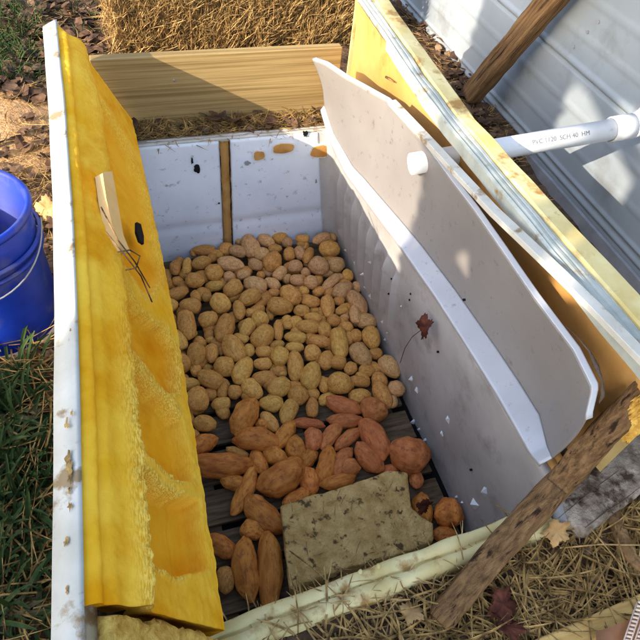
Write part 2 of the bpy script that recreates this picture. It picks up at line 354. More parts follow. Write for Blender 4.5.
def dpoly(x, y, P):
    best = 1e9
    for i in range(len(P)):
        x1, y1 = P[i]; x2, y2 = P[(i + 1) % len(P)]; dx, dy = x2 - x1, y2 - y1
        t = max(0, min(1, ((x - x1) * dx + (y - y1) * dy) / (dx * dx + dy * dy + 1e-9))); best = min(best, math.hypot(x - x1 - t * dx, y - y1 - t * dy))
    return -best if inpoly(x, y, P) else best
RC = [([(124, 468), (150, 492), (168, 501), (188, 503), (198, 573), (165, 581), (130, 567)], .040, 1.6), ([(121, 362), (143, 392), (158, 405), (172, 425), (183, 484), (165, 484), (127, 446)], .034, 1.8),
      ([(112, 285), (131, 318), (155, 335), (165, 350), (170, 396), (160, 396), (143, 378), (120, 345)], .026, 2), ([(96, 110), (118, 150), (135, 190), (146, 245), (152, 282), (140, 300), (112, 262), (100, 190)], .016, 2)]
CR = []
SK = []
def foam(u, v):
    y = YF0 + (YF1 - YF0) * v; s = .001 + (DW - .028) * u
    P = I + u1 * s; base = Vector((P.x + bow(y), y, P.z)); px, py = proj(base)
    px += 1.6 * nz(y * 13, u * 4, 3) + .7 * nz(y * 50, u * 9, 1); py += 2.2 * nz(y * 9, u * 12, 8) + 1.2 * nz(y * 30, u * 40, 2)
    cx = interp(py, [50, 110, 200, 300, 430, 570, 620], [72, 86, 97, 107, 117, 126, 128]); dx = px - cx
    h = .020 + .020 * math.exp(-(dx / (8 if dx < 0 else 5)) ** 2) + .004 * u
    if u < .16: h -= .008 * math.exp(-((u - .07) / .03) ** 2)
    cr = math.exp(-(dx / 7) ** 2) * (.5 + .5 * min(1, max(0, (py - 300) / 150)))
    cut = min(1, max(0, (.985 - u) / .05)); pk = 0; mind = 99
    for poly, dep, wd in RC:
        d_ = dpoly(px, py, poly); t = 1 / (1 + math.exp(max(-30, min(30, d_ / (wd * .35))))); h -= dep * cut * t; pk = max(pk, t); mind = min(mind, abs(d_ - 1))
    cr = max(cr, math.exp(-(max(0, mind - 1.5) / 4) ** 2) * (.9 if px < 172 else .25)) * (1 - .8 * pk); cr *= interp(py, [280, 420], [.45, 1]); CR.append(cr)
    rough = .0012 * fbm(base.x, y, base.z, 9, 3) + .0014 * fbm(base.x, y, base.z, 60, 2) * (1 - pk) + cr * (.006 * fbm(base.x, y, base.z, 34, 4) + .004 * fbm(base.x, y, base.z, 110, 2))
    if 505 < py < 572: h -= .006 * math.exp(-((px - interp(py, [500, 528, 572], [176, 177, 183])) / .9) ** 2)
    h *= min(1, (1 - v) * 30 + .15); h = (h + .004) * min(1, (u / .05) ** .7) - .004
    SK.append(pk)
    edge = .005 * nz(y * 15, 3, 3) + .003 * nz(y * 60, 1, 3)
    return base + nin * (h + rough) + (u1 * edge if u > .97 else Vector((0, 0, 0)))
vs, fs = grid_vf(130, 620, foam)
NV = 131
# close the slab down to the shell at the near, far and hinge ends
def skirt(idx, off):
    global vs, fs
    b = len(vs)
    for i in idx: vs.append(vs[i] + off(vs[i]))
    for a in range(len(idx) - 1): fs.append((idx[a], idx[a + 1], b + a + 1, b + a))
skirt(list(range(NV)), lambda p: Vector((-.004 + .004 * nz(p.x * 40, 1, 1), .012 + .006 * nz(p.x * 30, p.z * 30, 1), -.010)) + (-nin) * .04)
skirt([j * NV + 130 for j in range(621)], lambda p: -nin * .058 + Vector((-.012, 0, -.004)))
skirt([620 * NV + i for i in range(NV)], lambda p: -nin * .045)
fo = dchild('foam_core', vs, fs, M['foam'], True)
at_ = fo.data.attributes.new('skin', 'FLOAT', 'POINT')
for i_, k_ in enumerate(SK): at_.data[i_].value = k_
fn_ = M['foam'].node_tree; an = fn_.nodes.new('ShaderNodeAttribute'); an.attribute_name = 'skin'; pb = fn_.nodes['Principled BSDF']; oc = pb.inputs['Base Color'].links[0].from_socket
mxf = fn_.nodes.new('ShaderNodeMix'); mxf.data_type = 'RGBA'; mxf.blend_type = 'MULTIPLY'; fn_.links.new(an.outputs['Fac'], mxf.inputs[0]); fn_.links.new(oc, mxf.inputs[6]); mxf.inputs[7].default_value = (.97, .84, .5, 1); at2 = fo.data.attributes.new('crumb', 'FLOAT', 'POINT')
for i_, k_ in enumerate(CR): at2.data[i_].value = max(0, min(1, k_))
an2 = fn_.nodes.new('ShaderNodeAttribute'); an2.attribute_name = 'crumb'; mx2 = fn_.nodes.new('ShaderNodeMix'); mx2.data_type = 'RGBA'; fn_.links.new(an2.outputs['Fac'], mx2.inputs[0]); fn_.links.new(mxf.outputs[2], mx2.inputs[6])
tx2 = fn_.nodes.new('ShaderNodeTexNoise'); tx2.inputs['Scale'].default_value = 120; rm2 = fn_.nodes.new('ShaderNodeValToRGB'); rm2.color_ramp.elements[0].position = .38; rm2.color_ramp.elements[1].position = .62
rm2.color_ramp.elements[0].color = (.62, .29, .01, 1); rm2.color_ramp.elements[1].color = (.92, .62, .12, 1); fn_.links.new(tx2.outputs[0], rm2.inputs[0]); fn_.links.new(rm2.outputs[0], mx2.inputs[7]); fn_.links.new(mx2.outputs[2], pb.inputs['Base Color'])
tag(fo, 'deep yellow foam with broken smooth hollows and crumbling ridges')
# lower foam piece under the broken end
def foam2(u, v):
    y = -.22 + (.252 + .22) * v; s = .03 + (DW - .05) * u; P = I + u1 * s + nin * (.004 + .006 * fbm(u * 6, y * 30, 2, 1) + .004 * fbm(u * 30, y * 90, 2, 1))
    return Vector((P.x + bow(y), y + .02 * nz(u * 4, 2, 2), P.z))
o = dchild('foam_slab', *grid_vf(50, 60, foam2), M['foam_rough'], True); sdf = o.modifiers.new('t', 'SOLIDIFY'); sdf.thickness = .03; sdf.offset = 0
tag(o, 'pale crumbly foam slab under the broken end')
def on_foam(px, py, off=.03):
    # point on the door's foam plane
    r = ray(px, py); n_ = nin; P0 = I + nin * off + Vector((.012, 0, 0)); t = (P0 - CAM).dot(n_) / r.dot(n_); return CAM + r * t
pts = [(103, 173), (112, 172), (116, 195), (123, 235), (130, 252), (122, 252), (113, 226), (107, 200)]
top = [on_foam(a, b_, .050) for a, b_ in pts]; bot = [p - nin * .02 for p in top]; k = len(top)
o = dchild('foam_splinter', top + bot, [tuple(range(k))] + [(i, (i + 1) % k, k + (i + 1) % k, k + i) for i in range(k)], M['peach']); mod_bevel(o, .002)
for tw in ([(101, 207), (118, 240), (135, 262), (150, 288)], [(106, 232), (124, 254), (141, 276), (152, 302)], [(118, 252), (130, 250), (140, 256), (136, 268), (126, 270)]):
    dchild('wire', *tube_vf([on_foam(a, b_, .052 + .004 * (i % 2)) for i, (a, b_) in enumerate(tw)], .0016, 6), M['brown_wood'], True)
hp = [(137, 222), (141, 224), (144, 236), (144, 244), (140, 241), (137, 232)]
top = [on_foam(a, b_, .040) for a, b_ in hp]
dchild('dark_hole', top + [p - nin * .006 for p in top], [tuple(range(6))] + [(i, (i + 1) % 6, 6 + (i + 1) % 6, 6 + i) for i in range(6)], M['black'])

# ---- right door: free edge band, gasket lip, orange foam, liner panel, trim strip
rdoor = empty('door', (.78, 1.1, .5)); rdoor.parent = fridge; rdoor.matrix_parent_inverse = Matrix.Translation(-fridge.location)
tag(rdoor, 'right door standing open with orange foam behind its hanging liner')
YA = [.0, .43, .63, .88, 1.03, 1.2, 1.41, 1.57, 1.9]
def xi(y): return interp(y, YA, [.762, .753, .747, .741, .738, .735, .741, .752, .766])
def xo(y): return interp(y, [0, .54, .76, 1.15, 1.56, 1.90], [.865, .853, .838, .819, .842, .867])
def rd_lip(u, v):
    y = .37 + 1.53 * v; a, b_ = xi(y), xo(y); mid = a + (b_ - a) * .44
    prof = [(a + .002, -.03), (a, 0), (a + .006, .004), (a + .012, .001), (a + .016, .004), (a + .022, .004), (a + .025, .0005), (a + .029, .004), (a + .036, .004), (a + .039, 0), (mid - .002, .002), (mid, -.004)]
    k = int(round(u * 11)); x, z = prof[k]; wob = .002 * nz(y * 9, k * .15, 3)
    return Vector((x + wob, y, .85 + z + wob))
o = dchild('gasket_lip', *grid_vf(11, 150, rd_lip), M['grey_lip'], False, rdoor); tag(o, 'greyish grooved gasket lip')
def rd_edge(u, v):
    y = .37 + 1.53 * v; a, b_ = xi(y), xo(y); mid = a + (b_ - a) * .44
    prof = [(mid, -.010), (mid + .002, .004), (mid + .006, .008), (b_ - .006, .007), (b_, .002), (b_ + .001, -.006), (b_ + .002, -.2), (b_ - .01, -.41)]
    k = int(round(u * 7)); x, z = prof[k]; wob = .0015 * nz(y * 9, k * .15, 7)
    return Vector((x + wob, y, .85 + z + wob))
o = dchild('door_shell', *grid_vf(7, 150, rd_edge), M['cream'], False, rdoor); tag(o, 'cream weathered free edge with tan stains')
def rd_foam(u, v):
    y = .37 + 1.52 * v; z = .846 - .38 * u; t0 = 1 / (1 + math.exp((y - 1.42) / .05)); x = xi(y) + .008 + (.812 - xi(y) - .008) * t0 * min(1, u * 9) + .012 * math.sin(u * math.pi) * (1 - t0)
    # recessed panel edge
    t = 1 / (1 + math.exp(-(y - 1.60) / .006)); x -= .012 * t
    t2 = 1 / (1 + math.exp(-(.47 - y) / .012)); x -= .0 * t2
    x += .004 * fbm(x, y, z, 6, 3) + (.006 * fbm(x, y, z, 40, 3) if y < .44 else .001 * fbm(x, y, z, 60, 2))
    return Vector((x, y, z))
o = dchild('foam_core', *grid_vf(40, 200, rd_foam), M['foam_orange'], True, rdoor); tag(o, 'smooth orange foam face')
dchild('end_cap', *box_vf((.10, 0, 0), (0, .005, 0), (0, 0, .40), (.762, 1.899, .452)), M['cream'], False, rdoor)
# rough foam lump at the near bottom of the door
def lump(u, v):
    a = math.pi * u; y = .345 + .07 * v; k = math.sin(math.pi * (v * .8 + .1)) ** .5; return Vector((.820 - .042 * math.cos(a) * k, y, .66 + .10 * math.sin(a) * k + .014 * fbm(u * 4, v * 8, 3, 3, 4)))
dchild('foam_lump', *grid_vf(30, 60, lump), M['foam_rough'], True, rdoor)
PT = ([.395, .43, .51, .646, .922, 1.20, 1.42, 1.576, 1.68, 1.74], [.712, .722, .726, .718, .722, .718, .700, .632, .598, .578], [.70, .752, .765, .77, .77, .765, .765, .755, .75, .735])
PE = ([.395, .43, .61, .926, 1.2, 1.51, 1.68, 1.74], [.690, .700, .716, .706, .680, .642, .640, .622], [.53, .505, .482, .475, .475, .475, .49, .56])
def panel(u, v):
    y = .392 + 1.35 * v
    xT, zT = interp(y, PT[0], PT[1]), interp(y, PT[0], PT[2]); xE, zE = interp(y, PE[0], PE[1]), interp(y, PE[0], PE[2])
    kn = min(1, max(0, (y - .37) / .14)); xF = xE + .008 + .060 * kn * interp(y, [.7, 1.1, 1.5], [.85, .7, .35]) * min(1, (1.78 - y) * 3); zF = zE + .014 + .01 * (1 - kn)
    pts_ = [(xE + .003, zE - .012), (xE, zE), (0, 0), (xF, zF)]
    if u < .1: k = u / .1; a, b_ = pts_[0], pts_[1]
    elif u < .3: k = (u - .1) / .2; a, b_ = pts_[1], pts_[3]
    elif u < .94: k = (u - .3) / .64; a, b_ = pts_[3], (xT, zT)
    else: k = (u - .94) / .06; a, b_ = (xT, zT), (xT + .012, zT + .004)
    x = a[0] + (b_[0] - a[0]) * k; z = a[1] + (b_[1] - a[1]) * k
    yy = y
    if .3 <= u < .94: x += .010 * math.sin(k * math.pi)
    if v < .04: yy += (1 - v / .04) * .014 * max(0, (u - .5)) 
    if v < .10 and u < .12: x += 0
    return Vector((x + .0015 * fbm(y, z, 0, 4, 2), yy + .012 * (.5 - u) * (1 if v < .3 else 0), z))
o = dchild('panel_flange', *grid_vf(18, 160, lambda u, v: panel(u * .298, v) + Vector((-.0005, 0, .0006))), M['panel_white_skylit'], True, rdoor); sm = o.modifiers.new('t', 'SOLIDIFY'); sm.thickness = .003; sm.offset = 0; tag(o, 'ledge along the lower edge of the liner panel, skylight painted into its colour')
o = dchild('panel_lip', *grid_vf(6, 160, lambda u, v: panel(.94 + .06 * u, v) + Vector((0, 0, .0006))), M['panel_white_skylit'], True, rdoor); sm = o.modifiers.new('t', 'SOLIDIFY'); sm.thickness = .004; sm.offset = 0
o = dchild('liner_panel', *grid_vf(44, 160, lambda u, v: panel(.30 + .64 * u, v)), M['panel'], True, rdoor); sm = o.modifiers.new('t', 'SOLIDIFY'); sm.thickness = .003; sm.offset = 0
tag(o, 'pale plastic inner door liner peeled off and leaning into the box')
TPX = [(389, 101, .785), (420, 134, .80), (490, 210, .838), (550, 267, .866), (590, 306, .870), (650, 368, .872)]
def trim(u, v):
    px = 389 + (650 - 389) * v; P = at(px, interp(px, [q[0] for q in TPX], [q[1] for q in TPX]), interp(px, [q[0] for q in TPX], [q[2] for q in TPX])); prof = [(0, -.012), (0, -.001), (.0015, 0), (.021, .001), (.0225, 0), (.0225, -.012), (0, -.012)]; k = int(round(u * 6))
    return P + Vector((prof[k][0], prof[k][0] * .2, prof[k][1]))
vs, fs = grid_vf(6, 80, trim); fs.append((5, 4, 3, 2, 1, 0))
o = dchild('trim_strip', vs, fs, M['enamel'], False, rdoor); tag(o, 'long white trim strip laid over the liner edge')
P1 = at(601, 381, .76); 
crack = [at(565, 325, .79), at(578, 338, .79), at(590, 352, .785), at(596, 366, .78), at(602, 380, .77), at(603, 395, .75), at(598, 405, .72)]
dchild('torn_gap', *tube_vf(crack, [.0005, .001, .002, .005, .002, .004, .001], 8), M['bark'], True, rdoor)
cut = [(357, 76), (372, 82)]
dchild('gouge', *tube_vf([atx(386, 77, .758), atx(394, 82, .758)], [.004, .002], 6), M['brown_wood'], True, rdoor)

# ------------------------------------------------------------------ pallet and block on the floor
pal = empty('pallet', (.36, .9, -.098)); tag(pal, 'dark wooden slatted pallet on the refrigerator floor under the potatoes', 'pallet')
PZ = -.060
yy = .32
while yy < 1.70:
    wd = .098 + .012 * R.random(); jx = .006 * R.random()
    o = obj('slat', *box_vf((.715 - jx, .004 * (R.random() - .5), 0), (0, wd, 0), (0, 0, .016), (.006 + jx, yy, PZ - .016)), M['pallet'], pal); mod_bevel(o, .002); yy += wd + .021
for x in (.03, .34, .65): mod_bevel(obj('bearer', *box_vf((.035, 0, 0), (0, 1.38, 0), (0, 0, .020), (x, .33, PZ - .0365)), M['pallet'], pal))
bp = [(280, 505), (310, 496), (340, 487), (387, 470), (408, 472), (412, 508), (433, 524), (434, 540), (400, 553), (330, 574), (290, 588), (285, 548)]
me = bpy.data.meshes.new('concrete_block'); bm = bmesh.new()
P3 = [at(a, b_, .035) for a, b_ in bp]; vb = [bm.verts.new(p) for p in P3]; f_ = bm.faces.new(vb)
r_ = bmesh.ops.extrude_face_region(bm, geom=[f_]); 
for v_ in r_['geom']:
    if isinstance(v_, bmesh.types.BMVert): v_.co.z -= .085; v_.co.x += .004
bmesh.ops.recalc_face_normals(bm, faces=bm.faces)
bmesh.ops.bevel(bm, geom=bm.edges[:], offset=.006, segments=2, affect='EDGES', profile=.5)
bmesh.ops.triangulate(bm, faces=bm.faces[:])
for _ in range(4):
    bmesh.ops.subdivide_edges(bm, edges=[e for e in bm.edges if e.calc_length() > .012], cuts=1, use_grid_fill=True); bmesh.ops.triangulate(bm, faces=bm.faces[:])
for v_ in bm.verts:
    p = v_.co; k = fbm(p.x, p.y, p.z, 30, 4) * .0022 + fbm(p.x, p.y, p.z, 9, 2) * .003
    v_.co += Vector((k, k, k))
c_ = Vector((.40, .54, -.05)); bm.to_mesh(me); bm.free(); me.transform(Matrix.Translation(-c_)); blk = link('concrete_block', me, M['block'], None, True); blk.location = c_
tag(blk, 'rough yellowish grey concrete block lying at the near end of the box', 'block')

# ------------------------------------------------------------------ potatoes
TILES = {'A': (150, 220, 10.667), 'B': (200, 220, 10.667), 'C': (250, 220, 10.667), 'D': (300, 220, 10.667), 'E': (150, 270, 10.667), 'F': (200, 270, 10.667), 'G': (250, 270, 10.667), 'H': (300, 270, 10.667),
         'L': (330, 240, 6.4), 'J': (160, 310, 6.4), 'K': (240, 310, 6.4), 'M': (330, 320, 6.4), 'N': (180, 390, 6.4), 'O': (260, 390, 6.4), 'P': (340, 390, 6.4), 'Q': (190, 490, 4.267), 'T': (180, 360, 4.267), 'Z': (330, 490, 4.267)}
# tile, x, y, length, breadth, angle (clockwise), depth flag (1 = lying lower)
POT = '''A 100 500 110 75 90 1|A 270 510 150 110 90 0|A 395 490 180 100 100 0|A 550 460 210 150 -15 0|B 50 328 250 115 0 1|A 465 350 80 70 90 1
B 280 310 160 140 -30 1|B 410 335 200 135 10 0|B 205 375 90 75 0 0|B 330 470 280 150 8 0|B 150 560 190 180 0 0|B 125 410 100 100 0 1|B 540 280 250 170 60 0|B 430 210 140 120 -30 1|B 465 585 150 110 -10 0
C 110 130 200 125 -35 1|C 170 225 185 130 20 0|C 125 370 160 150 0 0|C 60 475 160 130 25 0|C 265 310 150 100 5 0|C 320 190 160 120 -10 1|C 400 240 120 110 30 1|C 560 200 150 90 5 0|C 545 265 90 90 0 1
C 420 360 150 120 90 0|C 530 350 150 110 80 0|C 245 440 220 180 -60 0|C 305 460 100 62 90 0|C 480 495 160 140 0 0|C 320 565 170 120 -45 0|C 190 570 100 85 20 1
D 230 200 200 120 -20 0|D 345 190 100 90 60 1|D 315 310 220 175 0 0|D 390 475 180 160 0 0|D 200 490 210 185 45 0|D 210 590 90 60 0 1|D 90 375 190 110 -70 0|D 510 590 130 110 70 0|D 60 560 110 100 0 1|D 300 570 120 80 0 1
E 165 130 170 130 80 0|E 295 125 120 110 0 1|E 480 110 200 160 -5 0|E 290 250 250 130 -20 0|E 490 280 150 110 70 1|E 225 375 150 140 0 0|E 430 385 220 170 10 0|E 225 550 170 130 90 0|E 550 210 70 55 0 1
J 175 95 185 110 83 0|F 315 75 130 120 0 0|F 165 170 210 120 -5 1|F 350 195 210 175 -35 0|F 215 350 235 195 50 0|F 75 290 100 110 0 0|F 90 525 200 180 -20 0|J 415 110 185 110 -70 0|F 415 430 210 130 80 0
F 530 290 240 160 -25 0|F 590 160 250 170 15 0|F 540 460 110 100 0 1|G 115 55 90 90 0 0|G 120 360 150 90 -30 1|G 240 145 180 110 25 0|G 400 95 110 100 -20 1|G 500 110 150 130 0 0|G 255 245 130 100 0 1
G 430 265 250 190 40 0|G 320 385 270 185 10 0|G 575 225 110 100 0 0|H 115 335 200 140 5 0|G 550 435 170 125 0 0|G 105 520 190 165 60 0|G 215 490 90 80 90 1|G 390 525 100 90 -30 0|G 405 590 100 88 0 0
K 245 130 125 62 90 0|K 145 165 160 120 -45 0|H 120 135 150 140 20 0|H 330 130 220 110 -40 0|H 430 80 100 90 0 0|H 455 210 230 160 -35 0|H 205 230 140 110 -30 1|H 295 390 240 140 80 0|H 415 330 120 100 0 0
H 445 430 150 100 -15 0|L 175 405 175 100 50 1|H 590 475 210 130 80 0|H 470 510 110 75 -20 0|H 160 435 110 80 0 1|H 140 510 190 110 10 0|H 250 520 75 70 0 1|H 360 540 145 135 0 0|M 110 45 80 70 10 0
K 435 105 150 90 5 0|K 540 125 92 88 80 0|L 170 305 80 60 90 1|L 235 520 130 100 10 1|M 265 110 150 108 80 0
J 560 115 130 88 -60 0|J 520 180 100 60 20 0|J 315 155 75 60 90 1|J 322 192 60 50 0 1|J 110 190 150 100 50 0|J 210 150 60 55 0 1|J 95 255 100 72 20 1|J 135 340 130 118 0 0|J 230 290 150 110 90 0|J 330 280 120 88 85 0
J 395 255 80 50 90 1|J 470 245 195 128 60 0|J 570 260 80 70 90 0|J 410 360 128 122 0 0|J 530 385 182 118 -65 0|J 230 385 82 70 90 0|J 305 370 70 50 0 1|J 320 440 172 115 25 0|J 130 440 100 60 20 1|J 180 475 150 78 -5 0
J 240 570 152 140 80 0|J 140 570 120 55 90 1|J 320 540 95 82 0 1|J 405 510 115 68 100 0|J 480 525 90 88 0 0|J 390 600 122 84 -5 0
K 355 80 90 80 0 1|K 355 175 140 75 5 0|K 510 200 142 85 10 0|K 235 225 100 60 -10 1|K 255 295 118 108 90 0|K 150 265 100 78 0 0|K 145 345 115 80 0 0|K 350 240 118 66 0 0|K 465 275 110 102 0 0|K 550 320 122 92 -70 0
K 355 355 190 105 88 0|K 455 420 175 118 -80 0|K 215 380 80 55 90 1|K 270 405 65 60 0 1|K 150 435 145 92 -10 0|K 75 505 155 105 40 0|K 250 495 150 118 -35 0|K 370 545 128 118 45 0|K 200 600 150 100 5 0|K 535 475 110 70 85 0|K 550 570 100 72 -30 0
M 60 150 200 110 82 0|M 165 100 82 75 80 0|M 195 220 170 112 55 0|M 290 215 90 74 0 0|M 50 270 110 90 0 0|M 130 310 90 78 -50 0|M 235 325 105 80 -5 0|M 380 300 165 105 50 0|M 65 405 152 136 30 0|M 190 395 132 68 8 0
M 315 385 112 88 50 0|M 335 480 180 105 60 0|M 398 522 84 66 90 0|M 425 440 110 98 20 0|M 190 490 142 100 -5 0|M 10 240 60 60 0 1|M 0 480 70 50 0 1
N 160 215 150 105 15 0|N 55 200 112 72 90 0|N 80 290 92 80 0 0|N 575 205 152 86 50 0|N 365 400 150 60 20 1|O 185 140 165 104 -60 0|O 335 110 132 80 90 0'''
SWT = '''N 415 165 250 140 -62 0|N 490 320 270 132 5 0|N 530 225 90 86 0 1|N 150 350 172 105 -30 0|N 260 480 370 140 0 0|N 345 590 170 90 10 1|T 275 560 190 68 -65 0|N 505 460 165 90 65 0
O 155 290 200 95 -55 0|O 230 375 150 112 80 0|O 100 425 155 105 30 0|O 140 560 300 190 -32 0|O 310 215 195 60 2 0|O 340 315 142 110 90 0|O 310 440 132 90 -50 0|O 455 290 200 88 -55 0|O 425 470 220 108 -75 0
O 525 460 200 95 -60 0|O 568 495 130 100 0 0|O 565 310 200 78 -40 0|O 540 195 200 86 0 0|O 535 100 230 100 15 0|O 310 580 175 110 70 0|O 500 585 220 88 -15 1|P 215 125 162 135 30 0|P 220 310 280 142 62 0|P 185 435 220 120 45 0
P 445 410 240 200 5 0|P 320 520 95 80 0 1|P 485 570 120 80 80 1|Q 315 105 190 100 40 0|Q 270 170 100 80 0 1|Q 135 240 135 72 35 0|Q 240 335 230 98 82 0|Q 338 340 300 95 88 0|Z 395 80 120 75 80 0|Z 505 100 112 108 0 0|Z 490 190 95 60 0 1|T 500 590 120 70 -30 1'''
POTX = [(226, 580, 25, 17, 80, 0)]
def parse(s):
    out = []
    for e in s.replace('\n', '|').split('|'):
        t, *q = e.split(); x, y, a, b_, g_, d_ = map(float, q); ox, oy, sc = TILES[t]
        a, b_ = max(a, b_), min(a, b_) if a != b_ else b_
        out.append((ox + x / sc, oy + y / sc, a / sc, b_ / sc, g_, int(d_)))
    return out
pots = parse(POT) + POTX; sweets = parse(SWT)
FWD = CAMROT @ Vector((0, 0, -1)); XR = CAMROT @ Vector((1, 0, 0)); YU = CAMROT @ Vector((0, 1, 0))
def solve(px, py, a, b_, ang, low, sweet):
    P = at(px, py, -.02); y = P.y
    lift = interp(y, [.8, 1.05, 1.3, 1.75], [0, .012, .030, .045]); z = PZ + .03
    grow = 1.06
    for _ in range(3):
        dist = (P - CAM).dot(FWD); grow = 1.11 if sweet else 1.06; wd = b_ / F * dist * grow; z = PZ + wd * .47 + (0 if sweet and y < .8 else lift) - (.012 if low else 0)
        z = max(z, PZ + wd * .47); P = at(px, py, z)
    t = math.radians(ang); dv = XR * math.cos(t) - YU * math.sin(t); V = (P - CAM).normalized()
    # the horizontal direction whose image is dv: intersect span(V, dv) with the horizontal plane
    hv = dv - V * (dv.z / V.z); hv.normalize(); s_ = (hv - V * hv.dot(V)).length
    Lp = a / F * dist * grow; Ln = math.sqrt(max(Lp ** 2 - wd ** 2 * (1 - s_ ** 2), wd ** 2)) / max(s_, .5)
    Ln = min(Ln, Lp * 1.35)
    return P, hv, Ln, wd
def proto(seed, sweet=False):
    bm = bmesh.new(); bmesh.ops.create_icosphere(bm, subdivisions=4 if not sweet else 5, radius=1)
    rr = random.Random(seed); bend = rr.uniform(-.10, .10) if not sweet else rr.uniform(-.30, .30)
    eyes = [Vector((rr.uniform(-1, 1), rr.uniform(-1, 1), rr.uniform(-1, 1))).normalized() for _ in range(7)]
    tap = rr.uniform(-.16, .16); l_, r_ = rr.uniform(.55, 1.0), rr.uniform(.55, 1.0)
    for v in bm.verts:
        d_ = v.co.normalized(); k = 1 + .075 * fbm(d_.x, d_.y, d_.z, 1.2, 2, seed) * 1.5
        for e in eyes:
            q = d_.dot(e)
            if q > .93: k -= (.035 if not sweet else .02) * math.exp(-((1 - q) / .012))
        x, yy_, zz_ = d_ * k
        if sweet:
            end = l_ if x < 0 else r_; ax = min(1, abs(x)); x = math.copysign(ax ** .80, x); f2 = (1.04 - .30 * end * ax ** 2.5); yy_ *= f2; zz_ *= f2; x *= 1.0 + .06 * end * ax ** 6
            f3 = 1 + .03 * math.sin(x * 9 + seed) + .025 * fbm(x, yy_ * 3, zz_ * 3, 3, 2, seed); yy_ *= f3; zz_ *= f3
        else:
            f2 = 1 + tap * x; yy_ *= f2; zz_ *= f2
            # squarer, fuller shape
            pw = .86; x = math.copysign(abs(x) ** pw, x) * .98
        yy_ += bend * (x * x - .4)
        v.co = Vector((x, yy_, zz_)) * .5
    me = bpy.data.meshes.new('sweet_potato' if sweet else 'potato'); bm.to_mesh(me); bm.free()
    for p in me.polygons: p.use_smooth = True
    return me
PR = {}
for mk, sw in (('potato', 0), ('potato_pink', 0), ('potato_yellow', 0), ('sweet', 1), ('sweet_red', 1)):
    PR[mk] = []
    for k in range(9):
        me = proto(k * 3 + 1 + sw * 50, bool(sw)); me.materials.append(M[mk]); PR[mk].append(me)
def put(name, P, hv, Ln, wd, mk, idx):
    rr = random.Random(idx * 13 + 5); o = bpy.data.objects.new(name, rr.choice(PR[mk])); C.objects.link(o)
    xa = hv.copy(); xa.z = rr.uniform(-.12, .12); xa.normalize()
    if rr.random() < .5: xa = -xa
    up = Vector((0, 0, 1)); ya = up.cross(xa).normalized(); za = xa.cross(ya)
    r0 = Matrix((xa, ya, za)).transposed(); roll = Matrix.Rotation(rr.choice([0, math.pi]) + rr.uniform(-.5, .5), 3, 'X')
    o.rotation_euler = (r0 @ roll).to_euler(); o.location = P; o.scale = (Ln, wd * rr.uniform(.97, 1.03), wd * rr.uniform(.9, 1.0))
    return o
solved = []
for i, e in enumerate(pots):
    P, hv, Ln, wd = solve(*e, False); px, py = e[0], e[1]
    rr = random.Random(i)
    if py < 290 and px > 225: mk = 'potato_pink' if rr.random() < .55 else 'potato'
    elif px > 340: mk = 'potato_pink' if rr.random() < .4 else 'potato'
    elif py > 310 and px > 225 and px < 345: mk = 'potato_yellow' if rr.random() < .65 else 'potato'
    else: mk = 'potato' if rr.random() < .8 else 'potato_yellow'
    solved.append((e, P, Ln, wd, put('potato', P, hv, Ln, wd, mk, i), mk))
# unique labels: zone of the pile + what marks the potato out within its zone
def col_name(px, py):
    l = interp(py, [235, 440], [158, 190]); r = interp(py, [235, 300, 430], [340, 355, 420]); t = (px - l) / (r - l)
    return 0 if t < .17 else 1 if t < .34 else 2 if t < .5 else 3 if t < .67 else 4 if t < .84 else 5
def row_name(py): return 0 if py < 262 else 1 if py < 290 else 2 if py < 320 else 3 if py < 350 else 4 if py < 382 else 5
CN = ['beside the yellow foam', 'left of centre', 'just left of middle', 'just right of middle', 'right of centre', 'by the right liner wall']
RN = ['at the back of the pile', 'high in the pile', 'in the upper middle pile', 'in the lower middle pile', 'low in the pile', 'near the sweet potatoes']
zones = {}
for s_ in solved: zones.setdefault((col_name(s_[0][0], s_[0][1]), row_name(s_[0][1])), []).append(s_)
for (cn, rn), lst in zones.items():
    left = list(lst); keys = [('largest', lambda s: -s[0][2] * s[0][3]), ('smallest', lambda s: s[0][2] * s[0][3]), ('leftmost', lambda s: s[0][0]), ('rightmost', lambda s: -s[0][0]),
                              ('farthest', lambda s: s[0][1]), ('nearest', lambda s: -s[0][1]), ('longest', lambda s: -s[0][2] / s[0][3]), ('roundest', lambda s: s[0][2] / s[0][3])]
    n_all = list(lst)
    for nm, kf in keys:
        best = min(n_all, key=kf)
        if best in left:
            sh_ = 'round' if best[0][2] / best[0][3] < 1.2 else 'oval' if best[0][2] / best[0][3] < 1.6 else 'long'
            tone = {'potato': 'tan', 'potato_pink': 'dusty', 'potato_yellow': 'yellowish'}[best[5]]
            tag(best[4], '%s %s %s potato %s, %s' % (nm, tone, sh_, RN[rn], CN[cn]), 'potato', 'potatoes heaped in the box'); left.remove(best)
    for nm, kf in [('second ' + a, b__) for a, b__ in keys]:
        if len(lst) < 2 or not left: continue
        best = sorted(n_all, key=kf)[1]
        if best in left:
            sh_ = 'round' if best[0][2] / best[0][3] < 1.2 else 'oval' if best[0][2] / best[0][3] < 1.6 else 'long'
            tag(best[4], '%s potato, %s, %s %s' % (nm, sh_, RN[rn], CN[cn]), 'potato', 'potatoes heaped in the box'); left.remove(best)
    for q in left:
        sh_ = 'round' if q[0][2] / q[0][3] < 1.2 else 'oval' if q[0][2] / q[0][3] < 1.6 else 'long'
        tag(q[4], 'middling %s potato %s, %s' % (sh_, RN[rn], CN[cn]), 'potato', 'potatoes heaped in the box')
